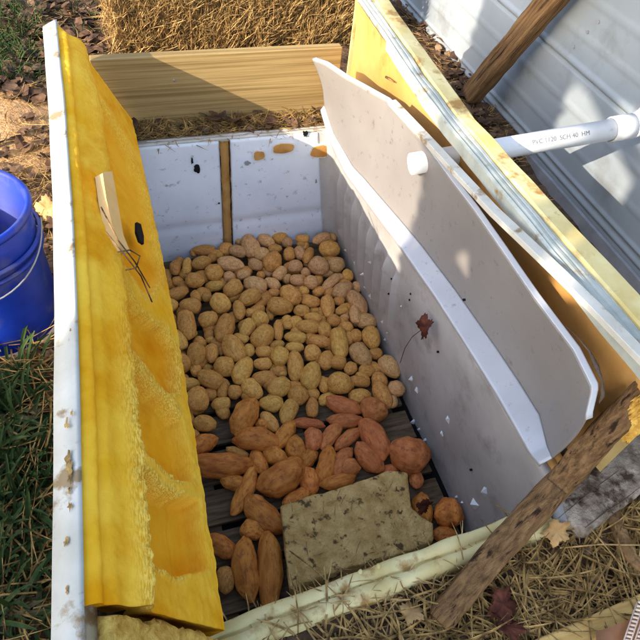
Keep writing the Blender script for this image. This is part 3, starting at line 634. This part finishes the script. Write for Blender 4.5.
for s_ in solved:
    if len(s_[4]['label'].replace(',', ' ').split()) > 15: s_[4]['label'] = s_[4]['label'].replace('in the upper middle pile', 'upper middle pile').replace('in the lower middle pile', 'lower middle pile').replace('near the sweet', 'near sweet').replace('at the back of the pile', 'at pile back')
# buried lower potatoes filling the gaps
top_xy = [(s_[1].x, s_[1].y) for s_ in solved]; fill = []; tries = 0; rr = random.Random(11)
while len(fill) < 84 and tries < 20000:
    tries += 1; x = rr.uniform(.03, .70); y = rr.uniform(1.02, 1.72)
    if min((math.hypot(x - a, y - b_) for a, b_ in fill), default=9) < .058: continue
    fill.append((x, y))
for i, (x, y) in enumerate(fill):
    wd = rr.uniform(.042, .055); a = rr.uniform(0, math.pi)
    o = put('potato', Vector((x, y, PZ + wd * .45 + interp(y, [1.0, 1.3, 1.75], [0, .010, .022]))), Vector((math.cos(a), math.sin(a), 0)), wd * rr.uniform(1.1, 1.5), wd, 'potato', 900 + i)
    bx, by = proj(o.location); tag(o, 'half buried potato in a gap %s, %s' % (RN[row_name(by)], CN[col_name(bx, by)]), 'potato', 'buried potatoes under the top layer')
SL = ['long reddish tan sweet potato standing out at the left above the fat crosswise one', 'fat tan sweet potato lying crosswise below the upright reddish one', 'stubby sweet potato peeking out left of the yellow potato', 'short blunt sweet potato by the yellow foam door',
      'longest sweet potato, brown spindle pointing at the foam door', 'small half hidden sweet potato below the long brown spindle', 'thin curved sweet potato left of the biggest one', 'small wedge shaped sweet potato above the biggest one',
      'curved sweet potato with narrow neck right of the fat crosswise one', 'plump egg shaped sweet potato in the centre', 'tapered sweet potato just above the biggest one', 'biggest sweet potato, broad and tilted, left of the block',
      'thin pinkish sweet potato lying flat under the last yellow potatoes', 'round bright orange sweet potato with pointed tip', 'small knobby sweet potato right of the biggest one', 'upright slim orange sweet potato right of the pointed round one',
      'long pale sweet potato reaching down towards the block', 'curved sweet potato tucked behind a small round one', 'small round brown sweet potato just above the block', 'slim red sweet potato leaning right in the upper row',
      'bright red slim sweet potato lying flat at upper right', 'dark red sweet potato beneath the lowest tan potatoes', 'sweet potato wedged between the biggest one and the block', 'flat brown sweet potato half under the block edge',
      'dusty pink sweet potato with a white scratch', 'club shaped sweet potato with pale scratches', 'oval brown sweet potato left of the club shaped one', 'big round scratched sweet potato by the right wall', 'small sweet potato at the block top corner',
      'narrow sweet potato below the big round one', 'sweet potato leaning on the left end of the block', 'small sweet potato tucked under the one leaning on the block', 'small tapered sweet potato at the foam door near the bottom',
      'smooth spindle sweet potato left of the longest upright one near the bottom', 'long upright sweet potato along the left side of the block', 'orange sweet potato behind the red leaf', 'round brown sweet potato at the front right corner',
      'half hidden sweet potato under the front right corner one', 'small dark sweet potato between the biggest one and the block']
for i, e in enumerate(sweets):
    P, hv, Ln, wd = solve(*e, True); mk = 'sweet_red' if e[0] > 330 and e[1] < 480 or i in (12, 13, 15) else 'sweet'
    o = put('sweet_potato', P, hv, Ln, wd, mk, i + 400); tag(o, SL[i], 'sweet potato', 'sweet potatoes at the near end of the box')

for o_ in C.objects:
    if 'label' in o_ and len(o_['label'].split()) > 15 and o_.name.startswith('potato'):
        o_['label'] = o_['label'].replace('second farthest', 'next farthest').replace(', in the upper middle pile', ', upper middle pile').replace(', in the lower middle pile', ', lower middle pile').replace('beside the yellow foam', 'by yellow foam').replace('by the right liner wall', 'by right wall').replace('at the back of the pile', 'at pile back').replace('near the sweet potatoes', 'near sweet potatoes')
    if 'label' in o_ and len(o_['label'].split()) > 16: print('LONG', o_.name, o_['label'])
# ------------------------------------------------------------------ scatter: straw, leaves, grass
def ribbons(name, samples, m, label, cat, seg=3, kind='stuff', parent=None):
    """samples: (pos, dir, length, width, bend)"""
    vs = []; fs = []
    for P, D, Ln, wd, bd in samples:
        P = Vector(P); D = Vector(D).normalized(); s_ = D.cross(Vector((R.uniform(-.5, .5), R.uniform(-.5, .5), 1))); 
        if s_.length < 1e-4: s_ = Vector((1, 0, 0))
        s_.normalize(); nn = D.cross(s_); b0 = len(vs)
        for i in range(seg + 1):
            t = i / seg; q = P + D * Ln * t + Vector((0, 0, -1)) * bd * Ln * t * t + s_ * (0.06 * Ln * math.sin(t * 3 + bd * 9)); ww = wd * (1 if i < seg else .35) * .5
            vs += [q - s_ * ww, q + nn * ww * .6, q + s_ * ww]
        for i in range(seg):
            a = b0 + i * 3; fs += [(a, a + 1, a + 4, a + 3), (a + 1, a + 2, a + 5, a + 4)]
    if parent is not None: return obj(name, vs, fs, m, parent)
    o = obj(name, vs, fs, m); return tag(o, label, cat, kind=kind)
def straw_samples(n, reg, lo=.03, hi=.12, lift=.02, w0=.0022, up=.25, bend=.1):
    out = []
    for _ in range(n):
        x, y = reg(); z = gz(x, y) + R.random() * lift; a = R.random() * 6.283; el = R.uniform(-.1, up)
        out.append(((x, y, z), (math.cos(a), math.sin(a), el), R.uniform(lo, hi), w0 * R.uniform(.6, 1.5), R.uniform(0, bend)))
    return out
def inpx(x0, y0, x1, y1, z=.42):
    def f():
        P = at(R.uniform(x0, x1), R.uniform(y0, y1), z); return P.x, P.y
    return f
def polyreg(P, z=.42):
    xs = [p[0] for p in P]; ys = [p[1] for p in P]
    def f():
        while True:
            x, y = R.uniform(min(xs), max(xs)), R.uniform(min(ys), max(ys))
            if inpoly(x, y, P):
                q = at(x, y, z); return q.x, q.y
    return f
front = polyreg([(205, 665), (330, 632), (433, 598), (500, 572), (640, 500), (660, 590), (520, 655)], .40)
ribbons('straw', straw_samples(1450, front, .04, .14, .04, .0033, .35), M['straw_dull'], 'loose dry straw heaped in front of the box rim', 'straw')
ribbons('straw', straw_samples(170, polyreg([(215, 630), (330, 598), (400, 572), (500, 540), (520, 560), (330, 625), (215, 650)], .43), .02, .08, .040, .0024, .15), M['straw'], 'short straw bits strewn over the cream front rim', 'straw')
ribbons('straw', straw_samples(1300, lambda: (R.uniform(-.06, .72), R.uniform(1.80, 1.905)), .02, .10, .02, .0022, .5), M['straw_dull'], 'straw and twigs on the soil strip between the wooden board and the back rim', 'straw')
ribbons('straw', straw_samples(620, polyreg([(395, 0), (430, 0), (480, 90), (560, 200), (540, 200), (480, 130), (430, 50)], .44), .02, .10, .02, .0022, .5), M['straw_dull'], 'straw and twigs between the right door and the metal wall', 'straw')
ribbons('straw', straw_samples(900, polyreg([(0, 0), (110, 0), (150, 55), (95, 60), (60, 60), (45, 90), (60, 260), (45, 260), (0, 150)], .42), .02, .11, .015, .002, .3), M['straw_dull'], 'thin straw strewn over the ground at the upper left', 'straw')
ribbons('straw', straw_samples(420, polyreg([(0, 350), (60, 350), (55, 655), (0, 655)], .42), .04, .18, .06, .0026, .4), M['straw_dull'], 'pale dead straws among the green grass at the left', 'straw')
bs = []
for _ in range(46):
    q = at(R.uniform(290, 425), R.uniform(480, 575), .037); a = R.random() * 6.283
    if proj(q)[1] < interp(proj(q)[0], [280, 387, 432], [512, 476, 528]) or proj(q)[1] > interp(proj(q)[0], [290, 434], [585, 542]): continue
    bs.append((tuple(q), (math.cos(a), math.sin(a), .05), R.uniform(.01, .05), .0022, .05))
ribbons('straw', bs, M['straw'], 'short straw bits lying on top of the concrete block', 'straw')
# stems that stand out
for k, (a, b_, z0, z1) in enumerate((((282, 510), (333, 590), .05, .10), ((290, 551), (337, 590), .045, .44), ((588, 525), (638, 590), .46, .42), ((560, 548), (640, 545), .44, .45))):
    if k in (0,): continue
    P, Q = at(*a, z0 if k != 1 else .06), at(*b_, z1)
    o = obj('dry_straw', *tube_vf([P, (P + Q) / 2 + Vector((0, .003, .004)), Q], .0018, 6), M['straw'], None, True)
    tag(o, ['', 'single pale straw stem from the block to the front rim', 'long straw stem slanting across the heap at the lower right', 'straight straw stem lying level in the lower right heap'][k], 'straw')
def leaf_quads(n, reg, lo, hi, lift):
    vs = []; fs = []
    for _ in range(n):
        x, y = reg(); z = gz(x, y) + .006 + R.random() * lift; a = R.random() * 6.28; s_ = R.uniform(lo, hi)
        D = Vector((math.cos(a), math.sin(a), R.uniform(-.5, .5))).normalized(); Sd = D.cross(Vector((R.uniform(-.7, .7), R.uniform(-.7, .7), 1))).normalized(); N = D.cross(Sd)
        P = Vector((x, y, z)); b0 = len(vs); cu = R.uniform(-.5, .5); k = 6
        vs.append(P - N * cu * s_ * .3)
        for i in range(k):
            t = 2 * math.pi * i / k; r = (.5 + .22 * R.random()) * s_
            vs.append(P + D * math.cos(t) * r * 1.2 + Sd * math.sin(t) * r * .7 + N * cu * s_ * .25 * math.cos(2 * t) * R.uniform(.6, 1.4))
        fs += [(b0, b0 + 1 + i, b0 + 1 + (i + 1) % k) for i in range(k)]
    return vs, fs
ul = polyreg([(0, 0), (345, 0), (345, 48), (150, 56), (95, 60), (60, 60), (45, 110), (0, 110)], .42)
o = obj('leaf_litter', *leaf_quads(900, ul, .008, .060, .02), M['litter']); tag(o, 'brown dead leaves covering the ground behind the left door', 'leaf litter', kind='stuff')
o = obj('leaf_litter', *leaf_quads(85, lambda: (min(.72, abs(R.gauss(.55, .22))), R.uniform(1.80, 1.905)), .012, .04, .03), M['litter']); tag(o, 'crumbled leaves on the soil strip behind the box', 'leaf litter', kind='stuff')
o = obj('leaf_litter', *leaf_quads(230, polyreg([(395, 0), (430, 0), (478, 90), (520, 160), (495, 150), (430, 50)], .44), .015, .05, .03), M['litter']); tag(o, 'reddish dead leaves between the right door and the metal wall', 'leaf litter', kind='stuff')
o = obj('leaf_litter', *leaf_quads(420, polyreg([(0, 150), (60, 100), (62, 350), (50, 655), (0, 655)], .42), .012, .04, .015), M['litter']); tag(o, 'brown leaf scraps between bucket, grass and left door', 'leaf litter', kind='stuff')
o = obj('leaf_litter', *leaf_quads(420, front, .008, .035, .02), M['litter']); tag(o, 'brown leaf scraps mixed into the front straw', 'leaf litter', kind='stuff')
def grass(name, n, reg, lo, hi, label, wd=.0045):
    out = []
    for _ in range(n):
        x, y = reg(); a = R.random() * 6.283; lean = R.uniform(.25, 1.3)
        out.append(((x, y, gz(x, y) - .005), (math.cos(a) * lean, math.sin(a) * lean, 1), R.uniform(lo, hi), wd * R.uniform(.6, 1.3), R.uniform(.1, .6)))
    ribbons(name, out, M['grass'], label, 'grass', 5)
grass('grass', 1500, polyreg([(-30, 385), (36, 378), (44, 450), (20, 655), (-40, 655)], .42), .05, .20, 'long dark green grass along the lower left beside the door', .0075)
grass('grass', 420, inpx(-10, 10, 34, 72), .06, .15, 'tuft of bright green grass at the top left corner', .004)
grass('grass', 260, inpx(0, 78, 60, 92), .04, .10, 'low green grass strip left of the door top', .004)
grass('grass', 700, inpx(-40, -40, 110, 45), .03, .10, 'sparse short grass at the far upper left', .004)

# single leaves
def maple(name, pos, size, m, rotz, tilt, label, stem=None, seed=0, n_ax=None):
    rr = random.Random(seed); pts = []; N = 40
    for i in range(N):
        t = 2 * math.pi * i / N; r = .55 + .30 * abs(math.cos(2.5 * t)) ** 1.5 + .10 * rr.random() - .12 * (i % 2)
        pts.append(Vector((math.cos(t) * r, math.sin(t) * r * .8, .16 * math.sin(2 * t) + .10 * rr.random())))
    vs = [Vector((0, 0, -.03))] + [p * .5 for p in pts] + pts
    fs = [(0, 1 + i, 1 + (i + 1) % N) for i in range(N)] + [(1 + i, 1 + N + i, 1 + N + (i + 1) % N, 1 + (i + 1) % N) for i in range(N)]
    Rm = (Matrix.Rotation(tilt[1], 3, 'Y') @ Matrix.Rotation(tilt[0], 3, 'X') @ Matrix.Rotation(rotz, 3, 'Z'))
    vs = [Vector(pos) + Rm @ (v * size) for v in vs]; vf = (vs, fs)
    o = obj(name, *vf, m, None, True, loc=tuple(pos)); sd = o.modifiers.new('t', 'SOLIDIFY'); sd.thickness = .0008
    tag(o, label, 'leaf')
    if stem:
        me = bpy.data.meshes.new('leaf_stem'); v_, f_ = tube_vf(stem, .0011, 6); me.from_pydata([tuple(q - Vector(pos)) for q in v_], [], f_); so_ = bpy.data.objects.new('leaf_stem', me); C.objects.link(so_); me.materials.append(m); so_.parent = o
    return o
lp = atx(425, 327, .685)
maple('dead_leaf', lp, .046, M['leaf_red'], .9, (0, -1.2), 'dark red curled leaf stuck to the right liner wall with stem hanging', [lp, atx(412, 337, .704), atx(405, 348, .71), atx(400, 363, .715)], 4)
maple('dead_leaf', at(424, 506, .05), .035, M['leaf_red'], .3, (.9, .3), 'crumpled red brown leaf at the broken right end of the block', None, 5)
maple('dead_leaf', at(557, 532, .46), .038, M['leaf_tan'], .3, (.4, -.3), 'tan crinkled leaf lying on the straw at the lower right', None, 6)
maple('dead_leaf', at(412, 612, .44), .034, M['leaf_tan'], 1.3, (-.5, .2), 'brown leaf on the straw just below the front rim', None, 7)
maple('dead_leaf', at(503, 604, .44), .045, M['leaf_red'], .8, (.3, .1), 'reddish brown leaf right of the weathered log end', None, 8)
maple('dead_leaf', at(508, 626, .44), .04, M['leaf_red'], 2.1, (-.2, .3), 'dark red brown leaf nearest the front plank', None, 9)
maple('dead_leaf', at(47, 210, .44), .055, M['leaf_tan'], 1.2, (.5, -.5), 'large orange tan curled leaf between blue bucket and left door', None, 10)
maple('dead_leaf', at(288, 100, .475), .030, M['leaf_tan'], .4, (1.0, .4), 'curled tan leaf with upright stalk on the soil behind the box', [at(288, 98, .475), at(296, 90, .50), at(303, 72, .53)], 11)
maple('dead_leaf', at(246, 120, .462), .026, M['leaf_red'], .4, (.5, .4), 'small reddish leaf on the soil above the divider', None, 12)
# dry husk beside the bucket foot
hk = [at(8, 352, .43), at(25, 343, .44), at(45, 326, .45), at(58, 308, .46)]
vs = []
for i, p in enumerate(hk):
    wv = [.008, .016, .022, .010][i]; vs += [p + Vector((-.3 * wv, wv, 0)), p + Vector((0, 0, .012)), p + Vector((.3 * wv, -wv, 0))]
fs = []
for i in range(3): a = i * 3; fs += [(a, a + 1, a + 4, a + 3), (a + 1, a + 2, a + 5, a + 4)]
o = obj('dry_husk', vs, fs, M['straw'], None, True); sd = o.modifiers.new('s', 'SUBSURF'); sd.levels = sd.render_levels = 2; sd = o.modifiers.new('t', 'SOLIDIFY'); sd.thickness = .001
tag(o, 'pale dry husk curled round the foot of the blue bucket', 'husk')

# ------------------------------------------------------------------ straw bale
BX0, BX1, BYF = -.02, 1.10, 2.47
bale = empty('straw_bale', (.5, 2.7, .42)); tag(bale, 'golden straw bale standing behind the wooden board', 'bale')
def bale_core():
    vs, fs = box_vf((BX1 - BX0 - .08, 0, 0), (0, .42, 0), (0, 0, .36), (BX0 + .04, BYF + .03, .41))
    return vs, fs
o = obj('bale_core', *bale_core(), M['bale'], bale); mod_bevel(o, .03, 3)
out = []
for _ in range(9500):
    face = R.random(); x = R.uniform(BX0, BX1); z = R.uniform(.41, .80)
    if face < .80:
        xx = x + (.5 * (z - .41) * 0); lump_ = .018 * fbm(x, 0, z, 6, 3) - .02 * math.exp(-((x - .64) / .012) ** 2)
        P = (xx, BYF + .02 - lump_, z); a = R.gauss(math.pi / 2, .75); D = (math.cos(a) * 1.0, R.uniform(-.6, .15), math.sin(a))
    elif face < .92: P = (BX0 + .03 + R.uniform(-.02, .02), R.uniform(BYF, BYF + .45), z); D = (R.uniform(-.6, .1), R.uniform(-1, 1), R.uniform(-1, 1))
    else: P = (x, R.uniform(BYF, BYF + .45), .78); D = (R.uniform(-1, 1), R.uniform(-1, 1), R.uniform(0, .4))
    out.append((P, D, R.uniform(.03, .09), .0034 * R.uniform(.6, 1.5), R.uniform(0, .2)))
ribbons('straw_stalks', out, M['straw'], None, None, 2, parent=bale)
for x in (.30, .64): obj('twine', *tube_vf([(x, BYF + .01, .41), (x, BYF + .006, .6), (x, BYF + .03, .78), (x, BYF + .4, .78)], .003, 6), M['brown_wood'], bale, True)

# ------------------------------------------------------------------ back board
def board_thing(name, a, b_, c_, o_, m, label, cat, bev=.004):
    ob = obj(name, *box_vf(a, b_, c_, o_), m); mod_bevel(ob, bev, 3); tag(ob, label, cat); return ob
bb = board_thing('wooden_board', (.825, 0, 0), (0, .038, 0), (0, 0, aty(215, 54, 1.91).z - .435), (-.085, 1.91, .435), M['lumber'], 'pale yellowish lumber board on edge behind the box with a nail head', 'board')
P = aty(174, 80, 1.91); nl = obj('nail_head', *tube_vf([P + Vector((0, -.003, 0)), P], .0042, 12), M['steel'], None, True, loc=(0, 0, 0))
nl.parent = bb; nl.matrix_parent_inverse = Matrix.Translation(-bb.location)

# ------------------------------------------------------------------ metal wall on the right
WX = 1.42
wall = empty('metal_wall', (WX, 1.8, .42)); tag(wall, 'pale grey ribbed metal sheet wall on the right', 'wall')
zr = atx(533, 34, WX).z
def sheet(u, v):
    y = -.8 + 6.0 * u; z = .30 + 2.2 * v; d_ = 0
    for zc, hgt, wd in ((.425, .007, .008), (.455, .006, .007)): d_ += hgt * math.exp(-((z - zc) / wd) ** 4)
    for k in range(7):
        zc = zr + .30 * k; d_ -= .010 * math.exp(-((z - zc) / .006) ** 6) - .006 * math.exp(-((z - zc - .018) / .010) ** 4)
        for q in (.10, .20): d_ += .002 * math.exp(-((z - zc + .30 - q) / .012) ** 4)
    return Vector((WX - d_ + .002 * nz(y * 2, z * 2, 1), y, z))
obj('metal_sheet', *grid_vf(60, 460, sheet), M['metal'], wall, True)
obj('base_trim', *box_vf((.012, 0, 0), (0, 6, 0), (0, 0, .055), (WX - .016, -.8, .345)), M['steel'], wall)
for px, py in ((587, 32), (598, 22), (573, 47)):
    P = atx(px, py, WX - .003); obj('scuff', *tube_vf([P, P + Vector((.004, 0, 0))], .006, 8), M['steel'], wall)
# leaning post
P, Q = atx(474, 92, 1.31), atx(572, -22, 1.36); D = (Q - P).normalized(); Q = P + D * .95
sx = D.cross(Vector((1, 0, 0))).normalized()
def post(u, v):
    a = 2 * math.pi * u; e = 9; ca, sa = math.cos(a), math.sin(a); k = (abs(ca) ** e + abs(sa) ** e) ** (-1 / e)
    p = P - D * .02 + D * .97 * v; r = 1 + .07 * fbm(ca, sa, v * 8, 1.5, 3)
    return p + Vector((1, 0, 0)) * ca * k * .030 * r + sx * sa * k * .040 * r + Vector((0, .006 * math.sin(v * 4), 0))
vs, fs = grid_vf(28, 60, post); fs.append(tuple(range(28, -1, -1)))
o = obj('wooden_post', vs, fs, M['timber'], None, True, loc=tuple(P)); align(o, D); tag(o, 'rough brown wooden post leaning against the metal wall', 'post')

# ------------------------------------------------------------------ pvc pipe
pp = empty('pvc_pipe', (1.0, 1.17, .70)); tag(pp, 'white plastic pipe running through the right door to an elbow', 'pipe')
A = Vector((.690, 1.192, .712)); B_ = Vector((1.315, 1.158, .786)); D = (B_ - A).normalized()
def pipe_vf(a, b_, ro, ri, n=32):
    a, b_ = Vector(a), Vector(b_); d_ = (b_ - a).normalized(); up = d_.orthogonal().normalized(); s_ = d_.cross(up); vs = []
    for (p, r) in ((a, ri), (a, ro), (b_, ro), (b_, ri)):
        for k in range(n): t = 2 * math.pi * k / n; vs.append(p + (up * math.cos(t) + s_ * math.sin(t)) * r)
    fs = [(i * n + k, i * n + (k + 1) % n, ((i + 1) % 4) * n + (k + 1) % n, ((i + 1) % 4) * n + k) for i in range(4) for k in range(n)]
    return vs, fs
obj('pipe', *pipe_vf(A, B_, .0285, .025), M['pvc'], pp, True)
obj('collar', *pipe_vf(B_ - D * .05, B_ + D * .012, .0345, .0288), M['pvc'], pp, True)
el = [B_ + D * .01]
for k in range(1, 9):
    a = k / 8 * math.radians(75); el.append(B_ + D * (.01 + .07 * math.sin(a)) + Vector((0, -.0, 1)) * .07 * (1 - math.cos(a)) + Vector((0, .02, 0)) * (1 - math.cos(a)))
obj('elbow', *tube_vf(el, .0335, 28), M['pvc'], pp, True)
# printed line on the pipe
cv = bpy.data.curves.new('print', 'FONT'); cv.body = 'PVC 1120  SCH 40  HM'; cv.size = .017; cv.extrude = .0002
to = bpy.data.objects.new('tmp', cv); C.objects.link(to); dg = bpy.context.evaluated_depsgraph_get(); me = bpy.data.meshes.new_from_object(to.evaluated_get(dg)); bpy.data.objects.remove(to)
mid = A + D * .33; toc = (CAM - mid); toc = (toc - D * toc.dot(D)).normalized(); upv = toc.cross(D).normalized()
nv = []
for v_ in me.vertices:
    x, y, z = v_.co; a = (y - .004) / .0289; nv.append(mid + D * x + toc * (.0289 * math.cos(a) + z) + upv * .0289 * math.sin(a))
for v_, q in zip(me.vertices, nv): v_.co = q
o = bpy.data.objects.new('printed_text', me); C.objects.link(o); me.materials.append(M['ink']); o.parent = pp; o.matrix_parent_inverse = Matrix.Translation(-pp.location)

# ------------------------------------------------------------------ blue bucket
bc = Vector((-.376, 1.135, .415)); bk = empty('bucket', bc); tag(bk, 'dusty blue plastic bucket on the ground left of the door', 'bucket')
def lathe(prof, n=64):
    vs = []; fs = []
    for r, z in prof:
        for k in range(n): t = 2 * math.pi * k / n; vs.append(bc + Vector((r * math.cos(t), r * math.sin(t), z)))
    for i in range(len(prof) - 1):
        for k in range(n): fs.append((i * n + k, i * n + (k + 1) % n, (i + 1) * n + (k + 1) % n, (i + 1) * n + k))
    return vs, fs
obj('bucket_body', *lathe([(.0, .01), (.134, .01), (.139, .0), (.141, .012), (.138, .02), (.140, .24), (.142, .262), (.143, .30), (.143, .345), (.138, .345), (.132, .03), (0, .03)]), M['bluep'], bk, True)
obj('rim', *lathe([(.143, .335), (.150, .336), (.152, .345), (.148, .352), (.139, .350), (.138, .338)]), M['bluep'], bk, True)
obj('band', *lathe([(.144, .268), (.153, .268), (.153, .274), (.146, .276)]), M['bluep'], bk, True)
obj('band', *lathe([(.144, .245), (.152, .245), (.152, .250), (.146, .252)]), M['bluep'], bk, True)
obj('foot_ring', *lathe([(.138, .000), (.1445, .002), (.1445, .020), (.138, .024)]), M['lace'], bk, True)
hs = [bc + Vector((.158 * math.cos(t), .158 * math.sin(t) , .300 - .085 * math.sin((t - 3.4) / 2.9 * math.pi))) for t in np.linspace(3.4, 6.3, 26)]
obj('handle', *tube_vf(hs, .0018, 8), M['steel'], bk, True)
def lab(u, v): t = -1.75 + .55 * u - .3; return bc + Vector((.1412 * math.cos(t), .1412 * math.sin(t), .045 + .06 * v)) * 1
obj('sticker', *grid_vf(10, 4, lab), M['pvc'], bk, True)

# ------------------------------------------------------------------ lower right: log, grey board, plank, twig
def log_thing(name, pts, hw, hh, m, label, cat, seed=0, n=24, e=3.2, rough=.10, seg=60):
    pts = [Vector(p) for p in pts]; T = [0]
    for i in range(1, len(pts)): T.append(T[-1] + (pts[i] - pts[i - 1]).length)
    def fn(u, v):
        t = v * T[-1]; p = Vector([interp(t, T, [q[k] for q in pts]) for k in range(3)]); t2 = min(T[-1], t + .02); p2 = Vector([interp(t2, T, [q[k] for q in pts]) for k in range(3)])
        if t2 - t < .001: d_ = (pts[-1] - pts[-2]).normalized()
        else: d_ = (p2 - p).normalized()
        sd_ = d_.cross(Vector((0, 0, 1))).normalized(); up_ = sd_.cross(d_); a = 2 * math.pi * u; ca, sa = math.cos(a), math.sin(a); k = (abs(ca) ** e + abs(sa) ** e) ** (-1 / e)
        r = 1 + rough * fbm(ca, sa, t * 9, 1.6, 4, seed); en = min(1, .75 + min(v, 1 - v) * 12)
        return p + (sd_ * ca * k * hw + up_ * sa * k * hh) * r * en
    vs, fs = grid_vf(n, seg, fn); fs.append(tuple(range(n, -1, -1))); fs.append(tuple(seg * (n + 1) + i for i in range(n + 1)))
    o = obj(name, vs, fs, m, None, True); align(o, pts[-1] - pts[0]); tag(o, label, cat); return o
log_thing('weathered_log', [at(438, 622, .435), at(500, 548, .48), at(560, 482, .54), at(605, 432, .66), at(665, 372, .78)], .026, .021, M['timber'], 'weathered brown length of wood slanting across the front right corner', 'log', 3, e=5, n=40, rough=.14, seg=140)
log_thing('grey_board', [at(562, 520, .44), at(610, 484, .45), at(700, 415, .48)], .050, .022, M['grey_wood'], 'cracked grey white board with peeling surface under the brown log', 'board', 8, e=6, rough=.06)
for k, (a, b_) in enumerate((((556, 520), (640, 452)), ((585, 528), (640, 487)), ((600, 500), (622, 522)))):
    P, Q = at(*a, .462), at(*b_, .478); o = obj('crack', *tube_vf([P, P * .6 + Q * .4 + Vector((.003, .002, -.001)), P * .3 + Q * .7 - Vector((.002, .002, 0)), Q], [.0004, .0012, .0009, .0003], 6), M['bark'], None, True)
    gb = bpy.data.objects['grey_board']; o.parent = gb; o.matrix_parent_inverse = (Matrix.Translation(gb.location) @ gb.rotation_euler.to_matrix().to_4x4()).inverted()
log_thing('twig', [at(612, 508, .44), at(622, 540, .44), at(632, 560, .43), at(650, 572, .42)], .016, .013, M['brown_wood'], 'short crooked brown stick beside the grey board at the right edge', 'stick', 12, e=2, rough=.25)
P0, P1 = at(500, 655, .43), at(700, 567, .43); D = (P1 - P0); nn = Vector((D.y, -D.x, 0)).normalized()
board_thing('plank', D, nn * .038, (0, 0, -.14), P0, M['plank'], 'golden yellow plank on edge at the bottom right corner', 'plank')
# brown cloth with two beaded trims in the corner
ct = empty('cloth', at(632, 635, .43)); tag(ct, 'brown cloth with two cream beaded trims at the bottom right corner', 'cloth')
q0, q1 = at(598, 640, .47), at(655, 590, .47)
obj('fabric', *grid_vf(20, 20, lambda u, v: at(596 + 70 * u, 632 - 26 * u + 50 * v, .455 + .012 * math.sin(u * 5 + v * 3))), M['tan'], ct, True)
for off in (0, 11):
    vfs = []
    for k in range(15): 
        t = k / 14; px = 622 + off + (638 - 620) * (1 - t) - 0; py = 655 + (602 - 655) * (1 - t); vfs.append(tube_vf([at(px - 2, py, .475), at(px + 3.5, py + 1, .475)], .0022, 6))
    vfs.append(tube_vf([at(622 + off + 18 - 3, 602, .473), at(622 + off - 3, 655, .473)], .0013, 6)); vfs.append(tube_vf([at(622 + off + 18 + 4, 602, .473), at(622 + off + 4, 655, .473)], .0013, 6))
    obj('beaded_trim', *join(*vfs), M['lace'], ct, True)

# ------------------------------------------------------------------ unseen tree, its crown shaped to shade the near half
tree = empty('tree', (-3.1, -1.3, .4)); tag(tree, 'leafy tree left of the camera whose shade falls over the near half', 'tree')
obj('trunk', *tube_vf([(-3.1, -1.3, .3), (-3.12, -1.28, 1.0), (-3.05, -1.3, 1.8), (-3.1, -1.2, 2.8), (-3.0, -1.1, 3.6)], [.13, .11, .09, .06, .03], 16), M['bark'], tree, True)
for k in range(7):
    a = k * 2.4; z = 1.5 + k * .27; obj('branch', *tube_vf([(-3.08, -1.28, z), (-3.08 + .4 * math.cos(a), -1.28 + .6 * math.sin(a), z + .25), (-3.08 + .6 * math.cos(a), -1.28 + 1.0 * math.sin(a), z + .4)], [.04, .025, .008], 8), M['bark'], tree, True)
HOLES = [(-1.20, 2.92, .16, .08), (-.95, 3.10, .32, .17), (-.95, 2.69, .05, .045), (-1.21, 2.72, .05, .05)]  # leaf gaps cut along the sun rays to place the lit patches
vs = []; fs = []; rr = random.Random(5); cnt = 0
while cnt < 50000:
    x = rr.uniform(-3.7, -2.5); y = rr.uniform(-3.0, .55); z = rr.uniform(.85, 4.7)
    t = (-3 - x); yp = y + .5 * t; zp = z - .56 * t
    e = interp(zp, [.9, 1.93, 2.27, 2.96, 3.03, 4.8], [-.33, -.33, -.72, -.70, -.05, .2]) + .04 * nz(zp * 2.2, 1, 1) + .04 * nz(zp * 9, 2, 1)
    if yp > e: continue
    if any(((yp - a) / ra) ** 2 + ((zp - b_) / rb) ** 2 < 1 + .5 * nz(yp * 9, zp * 9, 4) for a, b_, ra, rb in HOLES): continue
    D = Vector((rr.uniform(-1, 1), rr.uniform(-1, 1), rr.uniform(-1, 1))).normalized(); Sd = D.orthogonal().normalized(); s_ = rr.uniform(.035, .06); P = Vector((x, y, z)); b0 = len(vs)
    vs += [P - D * s_, P + Sd * s_ * .6, P + D * s_, P - Sd * s_ * .6]; fs.append((b0, b0 + 1, b0 + 2, b0 + 3)); cnt += 1
obj('crown', vs, fs, M['leaf_green'], tree)
